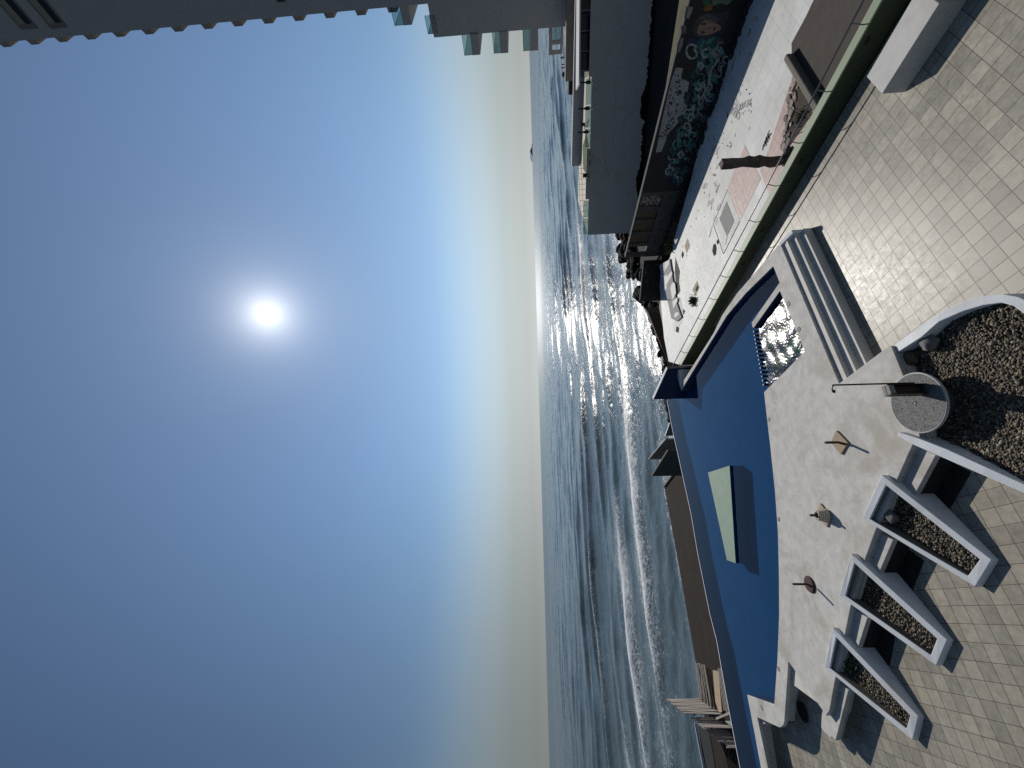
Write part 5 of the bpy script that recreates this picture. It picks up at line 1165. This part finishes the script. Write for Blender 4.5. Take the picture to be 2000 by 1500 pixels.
gsl = thing('dark_grating', 'dark slatted grating below the lowest plank screen', 'grating', G(1430, 1490, ZB))
for k in range(10):
    mb = MB(); mb.bar(G(1411+3.0*k, 1444+2*k, ZB+.06), G(1423+3.2*k, 1500+3*k, ZB+.06), .05, .04); build('slat', mb, M['brown'], gsl)

# ================================================================== ISLAND
Di = 9000.0
ib = [atY(1041, 305, Di), atY(1040, 280, Di)]
mb = MB(); c_ = (ib[0]+ib[1])/2; L_ = (ib[0]-ib[1]).length
pr = [(-.5, 0), (-.42, .16), (-.2, .22), (-.1, .42), (.05, .62), (.12, .66), (.2, .5), (.3, .4), (.38, .2), (.5, 0)]
vs = [Vector((c_.x-a*L_, Di, ZS+h*L_*.30)) for a, h in pr]+[Vector((c_.x-a*L_, Di+300, ZS+h*L_*.30)) for a, h in pr]
n = len(pr); mb.add(vs, [tuple(range(n)), tuple(range(2*n-1, n-1, -1))]+[(i, n+i, n+i+1, i+1) for i in range(n-1)])
tag(build('rocky_island', mb, M['island'], None), 'tiny hazy island on the horizon', 'island')

# ================================================================== SKY, SUN, CAMERA
w = bpy.data.worlds.new('World'); S.world = w; w.use_nodes = True; nt = w.node_tree; nt.nodes.clear()
out = nd(nt, 'ShaderNodeOutputWorld'); bg = nd(nt, 'ShaderNodeBackground')
sky = nd(nt, 'ShaderNodeTexSky'); sky.sky_type = 'NISHITA'; sky.sun_disc = False; sky.sun_elevation = SUN_EL; sky.sun_rotation = SUN_AZ
sky.air_density = AIR; sky.dust_density = DUST; sky.ozone_density = OZONE; sky.altitude = 0
tcn = nd(nt, 'ShaderNodeTexCoord'); dp_ = nd(nt, 'ShaderNodeVectorMath', operation='DOT_PRODUCT'); nt.links.new(tcn.outputs['Generated'], dp_.inputs[0]); dp_.inputs[1].default_value = SUNV
ac = nd(nt, 'ShaderNodeMath', operation='ARCCOSINE'); nt.links.new(dp_.outputs['Value'], ac.inputs[0])
def glow(width, power, amp):
    a = nd(nt, 'ShaderNodeMath', operation='DIVIDE'); nt.links.new(ac.outputs[0], a.inputs[0]); a.inputs[1].default_value = width
    b = nd(nt, 'ShaderNodeMath', operation='POWER'); nt.links.new(a.outputs[0], b.inputs[0]); b.inputs[1].default_value = power
    c = nd(nt, 'ShaderNodeMath', operation='MULTIPLY'); nt.links.new(b.outputs[0], c.inputs[0]); c.inputs[1].default_value = -1
    d = nd(nt, 'ShaderNodeMath', operation='EXPONENT'); nt.links.new(c.outputs[0], d.inputs[0])
    e = nd(nt, 'ShaderNodeMath', operation='MULTIPLY'); nt.links.new(d.outputs[0], e.inputs[0]); e.inputs[1].default_value = amp; return e.outputs[0]
tot = None
for wd_, pw_, am in ((R(.65), 5, 24), (R(1.8), 1.0, GL1), (R(5.5), 1.1, GL2)):
    g_ = glow(wd_, pw_, am)
    if tot is None: tot = g_
    else:
        m_ = nd(nt, 'ShaderNodeMath', operation='ADD'); nt.links.new(tot, m_.inputs[0]); nt.links.new(g_, m_.inputs[1]); tot = m_.outputs[0]
gc = nd(nt, 'ShaderNodeVectorMath', operation='SCALE'); gc.inputs[0].default_value = (1.0, .97, .93); nt.links.new(tot, gc.inputs['Scale'])
hsv = nd(nt, 'ShaderNodeHueSaturation'); hsv.inputs['Saturation'].default_value = SKYSAT; hsv.inputs['Value'].default_value = 1.0; nt.links.new(sky.outputs[0], hsv.inputs['Color'])
sx_ = nd(nt, 'ShaderNodeSeparateXYZ'); nt.links.new(tcn.outputs['Generated'], sx_.inputs[0])
hz = nd(nt, 'ShaderNodeMapRange', interpolation_type='SMOOTHSTEP'); hz.inputs['From Min'].default_value = -.02; hz.inputs['From Max'].default_value = .27; hz.inputs['To Min'].default_value = .10; hz.inputs['To Max'].default_value = SKYSAT
nt.links.new(sx_.outputs['Z'], hz.inputs['Value']); nt.links.new(hz.outputs[0], hsv.inputs['Saturation'])
gm = nd(nt, 'ShaderNodeGamma'); gm.inputs['Gamma'].default_value = SKYGAM
ad = nd(nt, 'ShaderNodeVectorMath', operation='ADD'); nt.links.new(hsv.outputs[0], gm.inputs[0]); 
def mrange(src, a, b, c, d):
    m_ = nd(nt, 'ShaderNodeMapRange', interpolation_type='SMOOTHSTEP')
    for k_, v_ in zip(('From Min', 'From Max', 'To Min', 'To Max'), (a, b, c, d)): m_.inputs[k_].default_value = v_
    nt.links.new(src, m_.inputs['Value']); return m_.outputs[0]
f1 = mrange(ac.outputs[0], R(18), R(62), 1.08, .52); f2 = mrange(sx_.outputs['Z'], -.03, .22, .60, 1.0)
mu = nd(nt, 'ShaderNodeMath', operation='MULTIPLY'); nt.links.new(f1, mu.inputs[0]); nt.links.new(f2, mu.inputs[1])
sc_ = nd(nt, 'ShaderNodeVectorMath', operation='SCALE'); tn_ = nd(nt, 'ShaderNodeVectorMath', operation='MULTIPLY'); nt.links.new(gm.outputs[0], tn_.inputs[0]); tn_.inputs[1].default_value = (.985, 1.06, 1.08); nt.links.new(tn_.outputs[0], sc_.inputs[0]); nt.links.new(mu.outputs[0], sc_.inputs['Scale'])
nt.links.new(sc_.outputs[0], ad.inputs[0]); nt.links.new(gc.outputs[0], ad.inputs[1])
nt.links.new(ad.outputs[0], bg.inputs['Color']); bg.inputs['Strength'].default_value = SKYSTR; nt.links.new(bg.outputs[0], out.inputs[0])
sl_ = bpy.data.lights.new('sun', 'SUN'); sl_.energy = SUNSTR; sl_.angle = R(.53); sl_.color = (1.0, .95, .87)
so = bpy.data.objects.new('sun', sl_); C.objects.link(so); so.rotation_euler = SUNV.to_track_quat('Z', 'Y').to_euler(); so.location = (0, 0, 60)
cam = bpy.data.cameras.new('camera'); cam.sensor_width = 36; cam.sensor_fit = 'HORIZONTAL'; cam.lens = 36*F_PX/2000; cam.clip_end = 60000; cam.clip_start = .1
co = bpy.data.objects.new('camera', cam); C.objects.link(co); S.camera = co
fw = ray(1000, 750).normalized(); vx = (ray(1001, 750)-ray(1000, 750)).normalized(); vy = -(ray(1000, 751)-ray(1000, 750)).normalized()
mw = Matrix((vx, vy, -fw)).transposed().to_4x4(); mw.translation = Vector((0, 0, HC)); co.matrix_world = mw
S.view_settings.view_transform = 'Standard'; S.view_settings.look = 'None'; S.view_settings.exposure = EXPO; S.view_settings.gamma = 1
S.cycles.use_denoising = False; S.cycles.sample_clamp_direct = 6; S.cycles.sample_clamp_indirect = 2; S.cycles.max_bounces = 8; S.cycles.transparent_max_bounces = 16
